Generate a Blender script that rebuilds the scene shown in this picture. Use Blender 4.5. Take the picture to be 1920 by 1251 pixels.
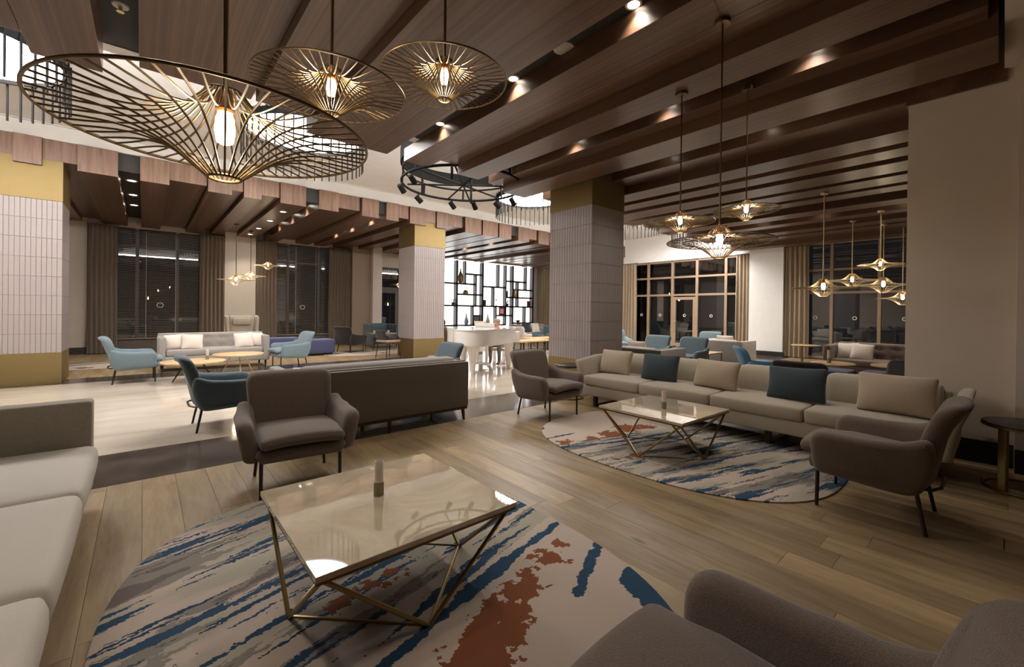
import bpy, math, random
from mathutils import Vector, Matrix
random.seed(7)
PI = math.pi
for o in list(bpy.data.objects):
    bpy.data.objects.remove(o)
COL = bpy.context.scene.collection
SC = bpy.context.scene

# ---------------------------------------------------------------- camera
YAW, PITCH, ROLL = math.radians(41.349), math.radians(-0.243), math.radians(0.707)
FPX, CXP, CYP, EYE = 799.67, 973.44, 587.22, 1.30
_f = Vector((math.sin(YAW) * math.cos(PITCH), math.cos(YAW) * math.cos(PITCH), math.sin(PITCH)))
_r = Vector((math.cos(YAW), -math.sin(YAW), 0))
_u = _r.cross(_f)
_r2 = _r * math.cos(ROLL) + _u * math.sin(ROLL)
_u2 = -_r * math.sin(ROLL) + _u * math.cos(ROLL)
cam_d = bpy.data.cameras.new('camera')
cam = bpy.data.objects.new('camera', cam_d)
COL.objects.link(cam)
cam_d.sensor_fit = 'HORIZONTAL'
cam_d.sensor_width = 36
cam_d.lens = FPX / 1920 * 36
cam_d.shift_x = (960 - CXP) / 1920
cam_d.shift_y = (CYP - 625.5) / 1920
cam_d.clip_start = 0.02
cam_d.clip_end = 200
cam.matrix_world = Matrix(((_r2.x, _u2.x, -_f.x, 0), (_r2.y, _u2.y, -_f.y, 0), (_r2.z, _u2.z, -_f.z, EYE), (0, 0, 0, 1)))
SC.camera = cam

# ---------------------------------------------------------------- world, exposure
w = bpy.data.worlds.new('night')
SC.world = w
w.use_nodes = True
w.node_tree.nodes['Background'].inputs[0].default_value = (0.05, 0.05, 0.052, 1)
w.node_tree.nodes['Background'].inputs[1].default_value = 0.15
SC.view_settings.view_transform = 'Standard'
SC.view_settings.look = 'None'
SC.view_settings.gamma = 1
SC.view_settings.use_curve_mapping = False
SC.view_settings.exposure = 0.28
try:
    SC.cycles.max_bounces = 7
    SC.cycles.diffuse_bounces = 4
    SC.cycles.glossy_bounces = 4
    SC.cycles.transparent_max_bounces = 8
    SC.cycles.caustics_reflective = False
    SC.cycles.caustics_refractive = False
    SC.cycles.sample_clamp_indirect = 4.0
except Exception:
    pass
P_DOWN = 46.0       # watt of one recessed downlight
P_BULB = 6.0        # watt of one pendant bulb
E_RING = 24.0        # radiance of the round ceiling lamps
E_SHELF = 3.0       # radiance of the backlit shelf wall

# ---------------------------------------------------------------- helpers
def srgb(r, g, b):
    def c(v):
        v /= 255.0
        return v / 12.92 if v <= 0.04045 else ((v + 0.055) / 1.055) ** 2.4
    return (c(r), c(g), c(b), 1.0)

class MB:
    """collects geometry for ONE mesh"""
    def __init__(s):
        s.v = []
        s.f = []
        s.flat = False
    def box(s, x0, x1, y0, y1, z0, z1):
        n = len(s.v)
        s.v += [(x0, y0, z0), (x1, y0, z0), (x1, y1, z0), (x0, y1, z0), (x0, y0, z1), (x1, y0, z1), (x1, y1, z1), (x0, y1, z1)]
        s.f += [tuple(n + i for i in q) for q in ((3, 2, 1, 0), (4, 5, 6, 7), (0, 1, 5, 4), (1, 2, 6, 5), (2, 3, 7, 6), (3, 0, 4, 7))]
        return s
    def path(s, pts, r, n=8, closed=False, flat=None):
        pts = [Vector(p) for p in pts]
        m = len(pts)
        rad = r if isinstance(r, (list, tuple)) else [r] * m
        base = len(s.v)
        ref = None
        for i, p in enumerate(pts):
            if closed:
                t = (pts[(i + 1) % m] - pts[i - 1])
            else:
                t = pts[min(i + 1, m - 1)] - pts[max(i - 1, 0)]
            t.normalize()
            if ref is None:
                ref = Vector((0, 0, 1)) if abs(t.z) < 0.9 else Vector((1, 0, 0))
            a = t.cross(ref)
            if a.length < 1e-6:
                a = t.cross(Vector((0, 1, 0)))
            a.normalize()
            b = a.cross(t).normalized()
            ref = b
            for k in range(n):
                ang = 2 * PI * (k + 0.5) / n
                q = p + a * (math.cos(ang) * rad[i]) + b * (math.sin(ang) * rad[i] * (flat or 1))
                s.v.append(tuple(q))
        for i in range(m if closed else m - 1):
            j = (i + 1) % m
            for k in range(n):
                l = (k + 1) % n
                s.f.append((base + i * n + k, base + i * n + l, base + j * n + l, base + j * n + k))
        if not closed:
            s.f.append(tuple(base + k for k in reversed(range(n))))
            s.f.append(tuple(base + (m - 1) * n + k for k in range(n)))
        return s
    def tube(s, p, q, r0, r1=None, n=10):
        return s.path([p, q], [r0, r0 if r1 is None else r1], n)
    def lathe(s, prof, n=24, c=(0, 0, 0), caps=True):
        base = len(s.v)
        for (r, z) in prof:
            for k in range(n):
                a = 2 * PI * k / n
                s.v.append((c[0] + r * math.cos(a), c[1] + r * math.sin(a), c[2] + z))
        for i in range(len(prof) - 1):
            for k in range(n):
                l = (k + 1) % n
                s.f.append((base + i * n + k, base + i * n + l, base + (i + 1) * n + l, base + (i + 1) * n + k))
        if caps:
            if prof[0][0] > 1e-6:
                s.f.append(tuple(base + k for k in reversed(range(n))))
            if prof[-1][0] > 1e-6:
                s.f.append(tuple(base + (len(prof) - 1) * n + k for k in range(n)))
        return s
    def prism(s, poly, z0, z1):
        n = len(s.v)
        m = len(poly)
        s.v += [(x, y, z0) for x, y in poly] + [(x, y, z1) for x, y in poly]
        s.f.append(tuple(n + i for i in reversed(range(m))))
        s.f.append(tuple(n + m + i for i in range(m)))
        for i in range(m):
            j = (i + 1) % m
            s.f.append((n + i, n + j, n + m + j, n + m + i))
        return s
    def rbox(s, c, size, r, deform=None, seg=None, puff=0.0):
        """rounded, optionally puffed and deformed box"""
        h = [d / 2 for d in size]
        r = min(r, min(h) * 0.999)
        def axis(hh, nseg):
            L = [-hh, -hh + 0.3 * r, -hh + r]
            inner = hh - r
            for i in range(1, nseg):
                L.append(-inner + 2 * inner * i / nseg)
            L += [hh - r, hh - 0.3 * r, hh]
            return L
        if seg == [1, 1, 1]:
            s.flat = True
        seg = seg or [max(2, min(8, int(d / 0.12))) for d in size]
        A = [axis(h[i], seg[i]) for i in range(3)]
        idx = {}
        def vid(p):
            k = (round(p[0], 5), round(p[1], 5), round(p[2], 5))
            if k in idx:
                return idx[k]
            inn = [max(-(h[i] - r), min(h[i] - r, p[i])) for i in range(3)]
            d = Vector([p[i] - inn[i] for i in range(3)])
            if d.length > 1e-9:
                d = d.normalized() * r
            q = [inn[i] + d[i] for i in range(3)]
            if puff:
                u = [q[i] / h[i] for i in range(3)]
                for i in range(3):
                    j, k2 = (i + 1) % 3, (i + 2) % 3
                    q[i] += puff * u[i] * max(0, 1 - u[j] ** 2) * max(0, 1 - u[k2] ** 2) * (1 if h[i] == min(h) else 0.35)
            if deform:
                q = deform(*q)
            idx[k] = len(s.v)
            s.v.append((c[0] + q[0], c[1] + q[1], c[2] + q[2]))
            return idx[k]
        for ax in range(3):
            b, d = (ax + 1) % 3, (ax + 2) % 3
            for sg in (-1, 1):
                for i in range(len(A[b]) - 1):
                    for j in range(len(A[d]) - 1):
                        q = []
                        for (ii, jj) in ((i, j), (i + 1, j), (i + 1, j + 1), (i, j + 1)):
                            p = [0, 0, 0]
                            p[ax] = sg * h[ax]
                            p[b] = A[b][ii]
                            p[d] = A[d][jj]
                            q.append(vid(p))
                        if sg < 0:
                            q.reverse()
                        if len(set(q)) == 4:
                            s.f.append(tuple(q))
        return s
    def slab(s, poly, t, r, fn):
        """rounded-edge slab: closed outline poly [(a,b)], thickness t, edge radius r, fn(a,b,w)->xyz"""
        m = len(poly)
        area = sum(poly[i][0] * poly[(i + 1) % m][1] - poly[(i + 1) % m][0] * poly[i][1] for i in range(m))
        if area < 0:
            poly = poly[::-1]
        nor = []
        for i in range(m):
            ax, ay = poly[i - 1]
            bx, by = poly[(i + 1) % m]
            d = math.hypot(bx - ax, by - ay) or 1
            nor.append(((by - ay) / d, -(bx - ax) / d))
        rings = []
        h = t / 2
        for (w_, ins) in ((-h, r), (-h + .134 * r, .5 * r), (-h + .5 * r, .134 * r), (-h + r, 0), (h - r, 0), (h - .5 * r, .134 * r), (h - .134 * r, .5 * r), (h, r)):
            base = len(s.v)
            for i in range(m):
                s.v.append(tuple(fn(poly[i][0] - nor[i][0] * ins, poly[i][1] - nor[i][1] * ins, w_)))
            rings.append(base)
        for a, b in zip(rings, rings[1:]):
            for i in range(m):
                j = (i + 1) % m
                s.f.append((a + i, a + j, b + j, b + i))
        s.f.append(tuple(rings[0] + i for i in reversed(range(m))))
        s.f.append(tuple(rings[-1] + i for i in range(m)))
        return s
    def mesh(s, name, mat=None, angle=40):
        if s.flat:
            angle = 8
        me = bpy.data.meshes.new(name)
        me.from_pydata(s.v, [], s.f)
        if mat:
            me.materials.append(mat)
        me.polygons.foreach_set('use_smooth', [True] * len(me.polygons))
        me.set_sharp_from_angle(angle=math.radians(angle))
        me.update()
        return me

def link(name, me, parent=None, loc=(0, 0, 0), rz=0.0):
    o = bpy.data.objects.new(name, me)
    COL.objects.link(o)
    o.location = loc
    o.rotation_euler = (0, 0, rz)
    if parent:
        o.parent = parent
    return o
def obj(name, mb, mat, parent=None, loc=(0, 0, 0), rz=0.0, angle=40):
    return link(name, mb.mesh(name, mat, angle), parent, loc, rz)
_cache = {}
def part(name, key, fn, mat, parent, loc=(0, 0, 0), rz=0.0, angle=40):
    """a part whose mesh is shared by all alike parts"""
    k = (key, mat.name)
    if k not in _cache:
        mb = MB()
        fn(mb)
        _cache[k] = mb.mesh(name, mat, angle)
    return link(name, _cache[k], parent, loc, rz)
def tag(o, label, cat, group=None):
    o['label'] = label
    o['category'] = cat
    if group:
        o['group'] = group
    return o
def thing(name, label, cat, loc=(0, 0, 0), rz=0.0, group=None):
    return tag(link(name, None, None, loc, rz), label, cat, group)
def struct(name, mb, mat, parent=None, angle=40):
    o = obj(name, mb, mat, parent, angle=angle)
    if parent is None:
        o['kind'] = 'structure'
    return o
def structroot(name):
    o = link(name, None)
    o['kind'] = 'structure'
    return o

def roundpoly(pts, n=5, dense=.05):
    """pts [(x,y,r)] -> outline with rounded corners and evenly added points"""
    out = []
    m = len(pts)
    for i in range(m):
        p = Vector(pts[i][:2]); r = pts[i][2]
        a = Vector(pts[i - 1][:2]) - p
        b = Vector(pts[(i + 1) % m][:2]) - p
        la, lb = a.length, b.length
        a.normalize(); b.normalize()
        ang = a.angle(b)
        d = min(r / math.tan(ang / 2), .48 * la, .48 * lb)
        p0, p1 = p + a * d, p + b * d
        for k in range(n + 1):
            u = k / n
            out.append(tuple(p0 * (1 - u) ** 2 + p * (2 * u * (1 - u)) + p1 * u * u))
    res = []
    for i in range(len(out)):
        p, q = Vector(out[i]), Vector(out[(i + 1) % len(out)])
        k = max(1, int((q - p).length / dense))
        for j in range(k):
            res.append(tuple(p + (q - p) * (j / k)))
    return res

# ---------------------------------------------------------------- materials
def _nodes(name):
    m = bpy.data.materials.new(name)
    m.use_nodes = True
    nt = m.node_tree
    return m, nt, nt.nodes['Principled BSDF']
def _n(nt, t, **kw):
    n = nt.nodes.new(t)
    for k, v in kw.items():
        setattr(n, k, v)
    return n
def _mix(nt, fac, a, b):
    n = _n(nt, 'ShaderNodeMix', data_type='RGBA')
    for sock, val in ((n.inputs[0], fac), (n.inputs[6], a), (n.inputs[7], b)):
        if hasattr(val, 'is_linked') or isinstance(val, bpy.types.NodeSocket):
            nt.links.new(val, sock)
        else:
            sock.default_value = val
    return n.outputs[2]
def _coord(nt, scale=(1, 1, 1), kind='Object'):
    tc = _n(nt, 'ShaderNodeTexCoord')
    mp = _n(nt, 'ShaderNodeMapping')
    mp.inputs['Scale'].default_value = scale
    nt.links.new(tc.outputs[kind], mp.inputs['Vector'])
    return mp.outputs[0]
def _noise(nt, vec, scale, detail=3, rough=0.55, dist=0.0):
    n = _n(nt, 'ShaderNodeTexNoise')
    n.inputs['Scale'].default_value = scale
    n.inputs['Detail'].default_value = detail
    n.inputs['Roughness'].default_value = rough
    n.inputs['Distortion'].default_value = dist
    nt.links.new(vec, n.inputs['Vector'])
    return n.outputs['Fac']
def _ramp(nt, fac, stops):
    n = _n(nt, 'ShaderNodeValToRGB')
    cr = n.color_ramp
    while len(cr.elements) < len(stops):
        cr.elements.new(0.5)
    for e, (p, c) in zip(cr.elements, stops):
        e.position = p
        e.color = c
    nt.links.new(fac, n.inputs[0])
    return n.outputs[0]
def _math(nt, op, a, b=None, c=None):
    n = _n(nt, 'ShaderNodeMath', operation=op)
    for i, v in enumerate((a, b, c)):
        if v is None:
            continue
        if isinstance(v, bpy.types.NodeSocket):
            nt.links.new(v, n.inputs[i])
        else:
            n.inputs[i].default_value = v
    return n.outputs[0]
def _bump(nt, bsdf, h, strength, dist=0.01):
    b = _n(nt, 'ShaderNodeBump')
    b.inputs['Strength'].default_value = strength
    b.inputs['Distance'].default_value = dist
    nt.links.new(h, b.inputs['Height'])
    nt.links.new(b.outputs[0], bsdf.inputs['Normal'])
def plain(name, col, rough=0.5, metal=0.0, spec=0.5, coat=0.0):
    m, nt, p = _nodes(name)
    v = _noise(nt, _coord(nt), 6, 2)
    dark = tuple(c * 0.92 for c in col[:3]) + (1,)
    nt.links.new(_mix(nt, v, dark, col), p.inputs['Base Color'])
    p.inputs['Roughness'].default_value = rough
    p.inputs['Metallic'].default_value = metal
    p.inputs['Specular IOR Level'].default_value = spec
    p.inputs['Coat Weight'].default_value = coat
    return m
def fabric(name, c1, c2, scale=260, rough=0.92, bump=0.35, sheen=0.25):
    m, nt, p = _nodes(name)
    v = _coord(nt)
    fine = _noise(nt, v, scale, 2)
    wide = _noise(nt, v, 5, 3)
    mixed = _mix(nt, fine, c1, c2)
    nt.links.new(_mix(nt, _math(nt, 'MULTIPLY', wide, 0.22), mixed, tuple(c * 0.7 for c in c1[:3]) + (1,)), p.inputs['Base Color'])
    p.inputs['Roughness'].default_value = rough
    p.inputs['Specular IOR Level'].default_value = 0.25
    p.inputs['Sheen Weight'].default_value = sheen
    p.inputs['Sheen Roughness'].default_value = 0.5
    _bump(nt, p, fine, bump, 0.004)
    return m
def wood(name, c1, c2, c3, stretch, scale, rough, coat=0.0, vary=0.35, spec=0.5, knots=False):
    m, nt, p = _nodes(name)
    oi = _n(nt, 'ShaderNodeObjectInfo')
    off = _n(nt, 'ShaderNodeVectorMath', operation='SCALE')
    nt.links.new(oi.outputs['Location'], off.inputs[0])
    off.inputs['Scale'].default_value = 3.7
    vadd = _n(nt, 'ShaderNodeVectorMath', operation='ADD')
    nt.links.new(_coord(nt, stretch), vadd.inputs[0])
    rnd = _n(nt, 'ShaderNodeCombineXYZ')
    r10 = _math(nt, 'MULTIPLY', oi.outputs['Random'], 40.0)
    for i in range(3):
        nt.links.new(r10, rnd.inputs[i])
    nt.links.new(rnd.outputs[0], vadd.inputs[1])
    g = _noise(nt, vadd.outputs[0], scale, 5, 0.6, 0.6)
    g2 = _noise(nt, vadd.outputs[0], scale * 6, 3, 0.6)
    fac = _math(nt, 'ADD', _math(nt, 'MULTIPLY', g, 0.75), _math(nt, 'MULTIPLY', g2, 0.25))
    col = _ramp(nt, fac, [(0.3, c1), (0.52, c2), (0.72, c3)])
    hsv = _n(nt, 'ShaderNodeHueSaturation')
    nt.links.new(_math(nt, 'ADD', _math(nt, 'MULTIPLY', oi.outputs['Random'], vary), 1 - vary / 2), hsv.inputs['Value'])
    if knots:
        kv = _n(nt, 'ShaderNodeVectorMath', operation='ADD')
        nt.links.new(_coord(nt, (2.4, 0.9, 1)), kv.inputs[0])
        nt.links.new(rnd.outputs[0], kv.inputs[1])
        vo = _n(nt, 'ShaderNodeTexVoronoi')
        vo.inputs['Scale'].default_value = 1.0
        nt.links.new(kv.outputs[0], vo.inputs['Vector'])
        kf = _ramp(nt, _math(nt, 'ADD', vo.outputs['Distance'], _math(nt, 'MULTIPLY', g2, .03)), [(0.025, (1, 1, 1, 1)), (0.075, (0, 0, 0, 1))])
        col = _mix(nt, _math(nt, 'MULTIPLY', kf, .75), col, tuple(c * .35 for c in c1[:3]) + (1,))
        hsv.inputs['Saturation'].default_value = .96
    nt.links.new(col, hsv.inputs['Color'])
    nt.links.new(hsv.outputs[0], p.inputs['Base Color'])
    p.inputs['Roughness'].default_value = rough
    p.inputs['Coat Weight'].default_value = coat
    p.inputs['Specular IOR Level'].default_value = spec
    _bump(nt, p, g2, 0.08, 0.003)
    return m
def marble(name, c1, c2, c3, scale, rough, coat=0.0, stretch=(1, 1, 1)):
    m, nt, p = _nodes(name)
    v = _coord(nt, stretch)
    n1 = _noise(nt, v, scale, 6, 0.62, 1.2)
    n2 = _noise(nt, v, scale * 4, 4, 0.6, 0.6)
    base = _ramp(nt, n1, [(0.3, c1), (0.5, c2), (0.7, c3)])
    nt.links.new(_mix(nt, _math(nt, 'MULTIPLY', n2, 0.25), base, c1), p.inputs['Base Color'])
    p.inputs['Roughness'].default_value = rough
    p.inputs['Coat Weight'].default_value = coat
    return m
def emit(name, col, strength):
    m = bpy.data.materials.new(name)
    m.use_nodes = True
    nt = m.node_tree
    nt.nodes.clear()
    e = nt.nodes.new('ShaderNodeEmission')
    e.inputs[0].default_value = col
    e.inputs[1].default_value = strength
    o = nt.nodes.new('ShaderNodeOutputMaterial')
    nt.links.new(e.outputs[0], o.inputs[0])
    return m
def pane_glass(name, ior, tint):
    m = bpy.data.materials.new(name)
    m.use_nodes = True
    nt = m.node_tree
    nt.nodes.clear()
    fr = nt.nodes.new('ShaderNodeFresnel')
    fr.inputs[0].default_value = ior
    tr = nt.nodes.new('ShaderNodeBsdfTransparent')
    tr.inputs[0].default_value = tint
    gl = nt.nodes.new('ShaderNodeBsdfGlossy')
    gl.inputs['Roughness'].default_value = 0.01
    mx = nt.nodes.new('ShaderNodeMixShader')
    o = nt.nodes.new('ShaderNodeOutputMaterial')
    nt.links.new(fr.outputs[0], mx.inputs[0])
    nt.links.new(tr.outputs[0], mx.inputs[1])
    nt.links.new(gl.outputs[0], mx.inputs[2])
    nt.links.new(mx.outputs[0], o.inputs[0])
    return m
def rug_material(name, streak_deg, zsign, zlim, blue_strokes, rust_islands):
    """one rug design: ragged navy and grey streaks, rust islands, a plain cream end (local -y)"""
    m, nt, p = _nodes(name)
    tc = _n(nt, 'ShaderNodeTexCoord')
    jit = _n(nt, 'ShaderNodeTexNoise')
    jit.inputs['Scale'].default_value = 26
    jit.inputs['Detail'].default_value = 2
    nt.links.new(tc.outputs['Object'], jit.inputs['Vector'])
    js = _n(nt, 'ShaderNodeVectorMath', operation='MULTIPLY_ADD')
    nt.links.new(jit.outputs['Color'], js.inputs[0])
    js.inputs[1].default_value = (.05, .03, 0)
    nt.links.new(tc.outputs['Object'], js.inputs[2])
    snap = _n(nt, 'ShaderNodeVectorMath', operation='SNAP')
    snap.inputs[1].default_value = (0.010, 0.006, 1.0)
    nt.links.new(js.outputs[0], snap.inputs[0])
    rotn = _n(nt, 'ShaderNodeVectorRotate', rotation_type='Z_AXIS')
    rotn.inputs['Angle'].default_value = -math.radians(streak_deg)
    nt.links.new(snap.outputs[0], rotn.inputs['Vector'])
    def mapped(sc, loc=(0, 0, 0)):
        mp = _n(nt, 'ShaderNodeMapping')
        mp.inputs['Scale'].default_value = sc
        mp.inputs['Location'].default_value = loc
        nt.links.new(rotn.outputs[0], mp.inputs['Vector'])
        return mp.outputs[0]
    sep = _n(nt, 'ShaderNodeSeparateXYZ')
    nt.links.new(snap.outputs[0], sep.inputs[0])
    sr = _n(nt, 'ShaderNodeSeparateXYZ')
    nt.links.new(rotn.outputs[0], sr.inputs[0])
    zone = _math(nt, 'GREATER_THAN', _math(nt, 'MULTIPLY', sr.outputs[1], zsign), zlim)
    s1 = _noise(nt, mapped((0.9, 8.5, 1), (1.3, 2.1, 0)), 1.0, 5, 0.6)
    s2 = _noise(nt, mapped((1.2, 16.0, 1), (7.7, 4.2, 0)), 1.0, 5, 0.6)
    grey = _noise(nt, mapped((0.9, 5.0, 1), (3.1, 9.9, 0)), 1.0, 4, 0.6)
    wide = _noise(nt, mapped((1.2, 4.0, 1), (5.0, 0.3, 0)), 1.0, 3, 0.5)
    cream, pale = srgb(178, 162, 150), srgb(158, 150, 136)
    col = _mix(nt, _math(nt, 'MULTIPLY', zone, _ramp(nt, wide, [(0.44, (0, 0, 0, 1)), (0.56, (1, 1, 1, 1))])), cream, pale)
    def lay(cond, colr, z=True):
        nonlocal col
        col = _mix(nt, _math(nt, 'MULTIPLY', cond, zone) if z else cond, col, colr)
    lay(_math(nt, 'GREATER_THAN', grey, .545), srgb(128, 121, 114))
    lay(_math(nt, 'GREATER_THAN', grey, .61), srgb(104, 95, 90))
    lay(_math(nt, 'GREATER_THAN', s1, .57), srgb(46, 70, 92))
    lay(_math(nt, 'GREATER_THAN', s2, .60), srgb(40, 62, 84))
    def strokes(segs, amp, scale):
        nz = _noise(nt, snap.outputs[0], scale, 3, .55)
        best = None
        for (ax, ay, bx, by, br) in segs:
            ux, uy = bx - ax, by - ay
            L2 = ux * ux + uy * uy
            px_ = _math(nt, 'SUBTRACT', sep.outputs[0], ax)
            py_ = _math(nt, 'SUBTRACT', sep.outputs[1], ay)
            tt = _math(nt, 'ADD', _math(nt, 'MULTIPLY', px_, ux / L2), _math(nt, 'MULTIPLY', py_, uy / L2))
            tt = _math(nt, 'MINIMUM', _math(nt, 'MAXIMUM', tt, 0.0), 1.0)
            dx = _math(nt, 'SUBTRACT', px_, _math(nt, 'MULTIPLY', tt, ux))
            dy = _math(nt, 'SUBTRACT', py_, _math(nt, 'MULTIPLY', tt, uy))
            q = _math(nt, 'SUBTRACT', br, _math(nt, 'SQRT', _math(nt, 'ADD', _math(nt, 'MULTIPLY', dx, dx), _math(nt, 'MULTIPLY', dy, dy))))
            best = q if best is None else _math(nt, 'MAXIMUM', best, q)
        return _math(nt, 'GREATER_THAN', _math(nt, 'ADD', best, _math(nt, 'MULTIPLY', _math(nt, 'SUBTRACT', nz, .5), amp)), 0.0)
    def islands(blobs, amp, scale):
        nz = _noise(nt, snap.outputs[0], scale, 3, .55)
        best = None
        for (bx, by, br) in blobs:
            dx = _math(nt, 'SUBTRACT', sep.outputs[0], bx)
            dy = _math(nt, 'SUBTRACT', sep.outputs[1], by)
            q = _math(nt, 'SUBTRACT', br, _math(nt, 'SQRT', _math(nt, 'ADD', _math(nt, 'MULTIPLY', dx, dx), _math(nt, 'MULTIPLY', dy, dy))))
            best = q if best is None else _math(nt, 'MAXIMUM', best, q)
        return _math(nt, 'GREATER_THAN', _math(nt, 'ADD', best, _math(nt, 'MULTIPLY', _math(nt, 'SUBTRACT', nz, .5), amp)), 0.0)
    lay(strokes(blue_strokes, .05, 12), srgb(42, 67, 90), False)
    lay(islands(rust_islands, .30, 13), srgb(120, 72, 48), False)
    nt.links.new(col, p.inputs['Base Color'])
    p.inputs['Roughness'].default_value = 0.95
    p.inputs['Specular IOR Level'].default_value = 0.15
    fine = _noise(nt, _coord(nt), 420, 2)
    _bump(nt, p, fine, 0.4, 0.004)
    return m

M = {}
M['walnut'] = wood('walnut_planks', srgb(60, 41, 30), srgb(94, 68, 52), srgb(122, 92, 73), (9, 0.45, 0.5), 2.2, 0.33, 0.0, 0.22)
M['walnut_face_lit'] = wood('walnut_fascia_lightened', srgb(104, 76, 60), srgb(136, 104, 85), srgb(158, 126, 106), (9, 9, 0.5), 2.2, 0.45, 0.0, 0.25)  # walnut lightened in its colour, standing in for light on the fascia fronts
M['charcoal'] = plain('charcoal_paint', srgb(52, 49, 47), 0.7)
M['white_paint'] = plain('white_paint', srgb(234, 231, 226), 0.75)
M['wall_paint'] = plain('wall_paint', srgb(205, 192, 178), 0.8)
M['pillar_paint'] = plain('pillar_paint', srgb(214, 203, 194), 0.8)
M['brown_paint'] = plain('brown_paint', srgb(150, 130, 110), 0.7)
M['dark_base'] = plain('dark_skirting', srgb(30, 27, 26), 0.45)
M['gold'] = plain('gold_sheet', srgb(150, 130, 90), 0.6, 1.0)
M['tile'] = plain('mauve_grey_tile', srgb(160, 149, 146), 0.4)
M['grout'] = plain('grout', srgb(138, 127, 123), 0.9)
M['oak'] = wood('oak_floor', srgb(108, 86, 58), srgb(142, 118, 84), srgb(164, 140, 105), (6, 0.7, 6), 1.6, 0.42, 0.0, 0.5, 0.5, True)
M['oak_dark'] = plain('oak_joint', srgb(92, 74, 54), 0.7)
M['marble_floor'] = marble('cream_marble_floor', srgb(180, 165, 149), srgb(203, 190, 175), srgb(214, 202, 188), 0.7, 0.07, 0, (0.6, 2.4, 1))
M['dark_marble'] = marble('dark_marble_band', srgb(66, 58, 53), srgb(82, 73, 67), srgb(102, 93, 86), 2.0, 0.12)
M['table_marble'] = marble('cream_marble_top', srgb(168, 152, 130), srgb(190, 176, 154), srgb(206, 194, 174), 2.6, 0.03)
_tb = M['table_marble'].node_tree.nodes['Principled BSDF']
_tb.inputs['Coat Weight'].default_value = 1.0
_tb.inputs['Coat IOR'].default_value = 1.75
_tb.inputs['Coat Roughness'].default_value = 0.012
M['brass'] = plain('brass', srgb(150, 128, 86), 0.36, 1.0)
M['brass_pale'] = plain('pale_brass', srgb(212, 192, 150), 0.45, 1.0)
M['bronze'] = plain('dark_bronze', srgb(110, 92, 64), 0.4, 1.0)
M['cage_pale'] = plain('ribbed_pewter', srgb(150, 138, 116), 0.5, 0.6)
M['cage'] = plain('cage_brass', srgb(118, 100, 74), 0.45, 1.0)
M['black_metal'] = plain('black_metal', srgb(24, 23, 24), 0.45)
M['black_matte'] = plain('black_steel', srgb(16, 15, 15), 0.8, 0, 0.15)
M['dark_wood'] = plain('dark_stained_wood', srgb(36, 27, 23), 0.45)
M['light_wood'] = wood('pale_wood_top', srgb(190, 156, 112), srgb(214, 182, 138), srgb(226, 198, 156), (2, 8, 2), 2, 0.45)
M['brown_fab'] = fabric('taupe_brown_wool', srgb(72, 60, 53), srgb(124, 107, 95), 230, .95, .6)
M['beige_fab'] = fabric('beige_linen', srgb(152, 140, 124), srgb(172, 160, 143), 340)
M['beige_pillow'] = fabric('sand_linen', srgb(160, 143, 122), srgb(180, 163, 142), 320)
M['teal_fab'] = fabric('dark_teal_linen', srgb(42, 53, 59), srgb(57, 68, 74), 320)
M['grey_fab'] = fabric('pale_grey_velvet', srgb(196, 188, 178), srgb(212, 204, 194), 300)
M['olive_fab'] = fabric('grey_olive_weave', srgb(134, 126, 113), srgb(160, 151, 136), 90)
M['sofa_back'] = fabric('dark_taupe_back', srgb(84, 74, 62), srgb(96, 86, 73), 400, 0.7, 0.15)
M['stone_fab'] = fabric('stone_grey_wool', srgb(142, 134, 128), srgb(164, 156, 149), 320)
M['white_fab'] = fabric('ivory_cotton', srgb(222, 208, 196), srgb(236, 224, 212), 320)
M['blue_fab'] = fabric('dusty_blue_wool', srgb(92, 110, 118), srgb(120, 136, 143), 300)
M['deepblue_fab'] = fabric('slate_blue_wool', srgb(62, 76, 84), srgb(82, 97, 104), 300)
M['bright_blue'] = fabric('bright_blue_wool', srgb(66, 112, 146), srgb(92, 138, 170), 300)
M['purple_fab'] = fabric('violet_blue_wool', srgb(64, 68, 100), srgb(84, 88, 120), 300)
M['black_fab'] = fabric('black_leather', srgb(30, 26, 26), srgb(42, 37, 36), 200, 0.55, 0.1)
M['mauve_fab'] = fabric('mauve_taupe_wool', srgb(112, 94, 84), srgb(132, 113, 102), 300)
M['pink_fab'] = fabric('dusty_pink_seat', srgb(158, 122, 108), srgb(176, 140, 124), 300)
M['curtain'] = fabric('brown_drape', srgb(98, 82, 66), srgb(120, 102, 84), 260, 0.85, 0.2, 0.35)
M['curtain_light'] = fabric('khaki_drape', srgb(142, 124, 100), srgb(162, 143, 118), 260, 0.85, 0.2, 0.35)
M['frame'] = plain('taupe_window_frame', srgb(150, 128, 106), 0.45)
M['frame_dark'] = plain('dark_window_frame', srgb(82, 72, 64), 0.5)
M['slat'] = plain('brown_blind_slat', srgb(138, 122, 104), 0.5)
M['glass'] = pane_glass('window_glass', 1.9, (0.9, 0.92, 0.92, 1))
M['clear_glass'] = pane_glass('frosted_tube_glass', 1.5, (0.93, 0.92, 0.9, 1))
M['frost'] = plain('frosted_glass', srgb(216, 208, 198), 0.35)
M['piano'] = plain('white_lacquer', srgb(244, 239, 233), 0.12, 0, 0.5, 0.6)
M['piano_key'] = plain('black_keys', srgb(18, 18, 18), 0.25)
M['copper'] = plain('copper_socket', srgb(214, 150, 84), 0.4, 0.6)
M['bulb'] = emit('bulb_glow', (1.0, 0.78, 0.5, 1), 28)
M['bulb_far'] = emit('bulb_glow_far', (1.0, 0.78, 0.5, 1), 16)
M['ring_glow'] = emit('round_lamp_glow', (1.0, 0.97, 0.935, 1), E_RING)
M['shelf_glow'] = emit('backlit_panel', (1.0, 0.985, 0.95, 1), E_SHELF)
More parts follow.
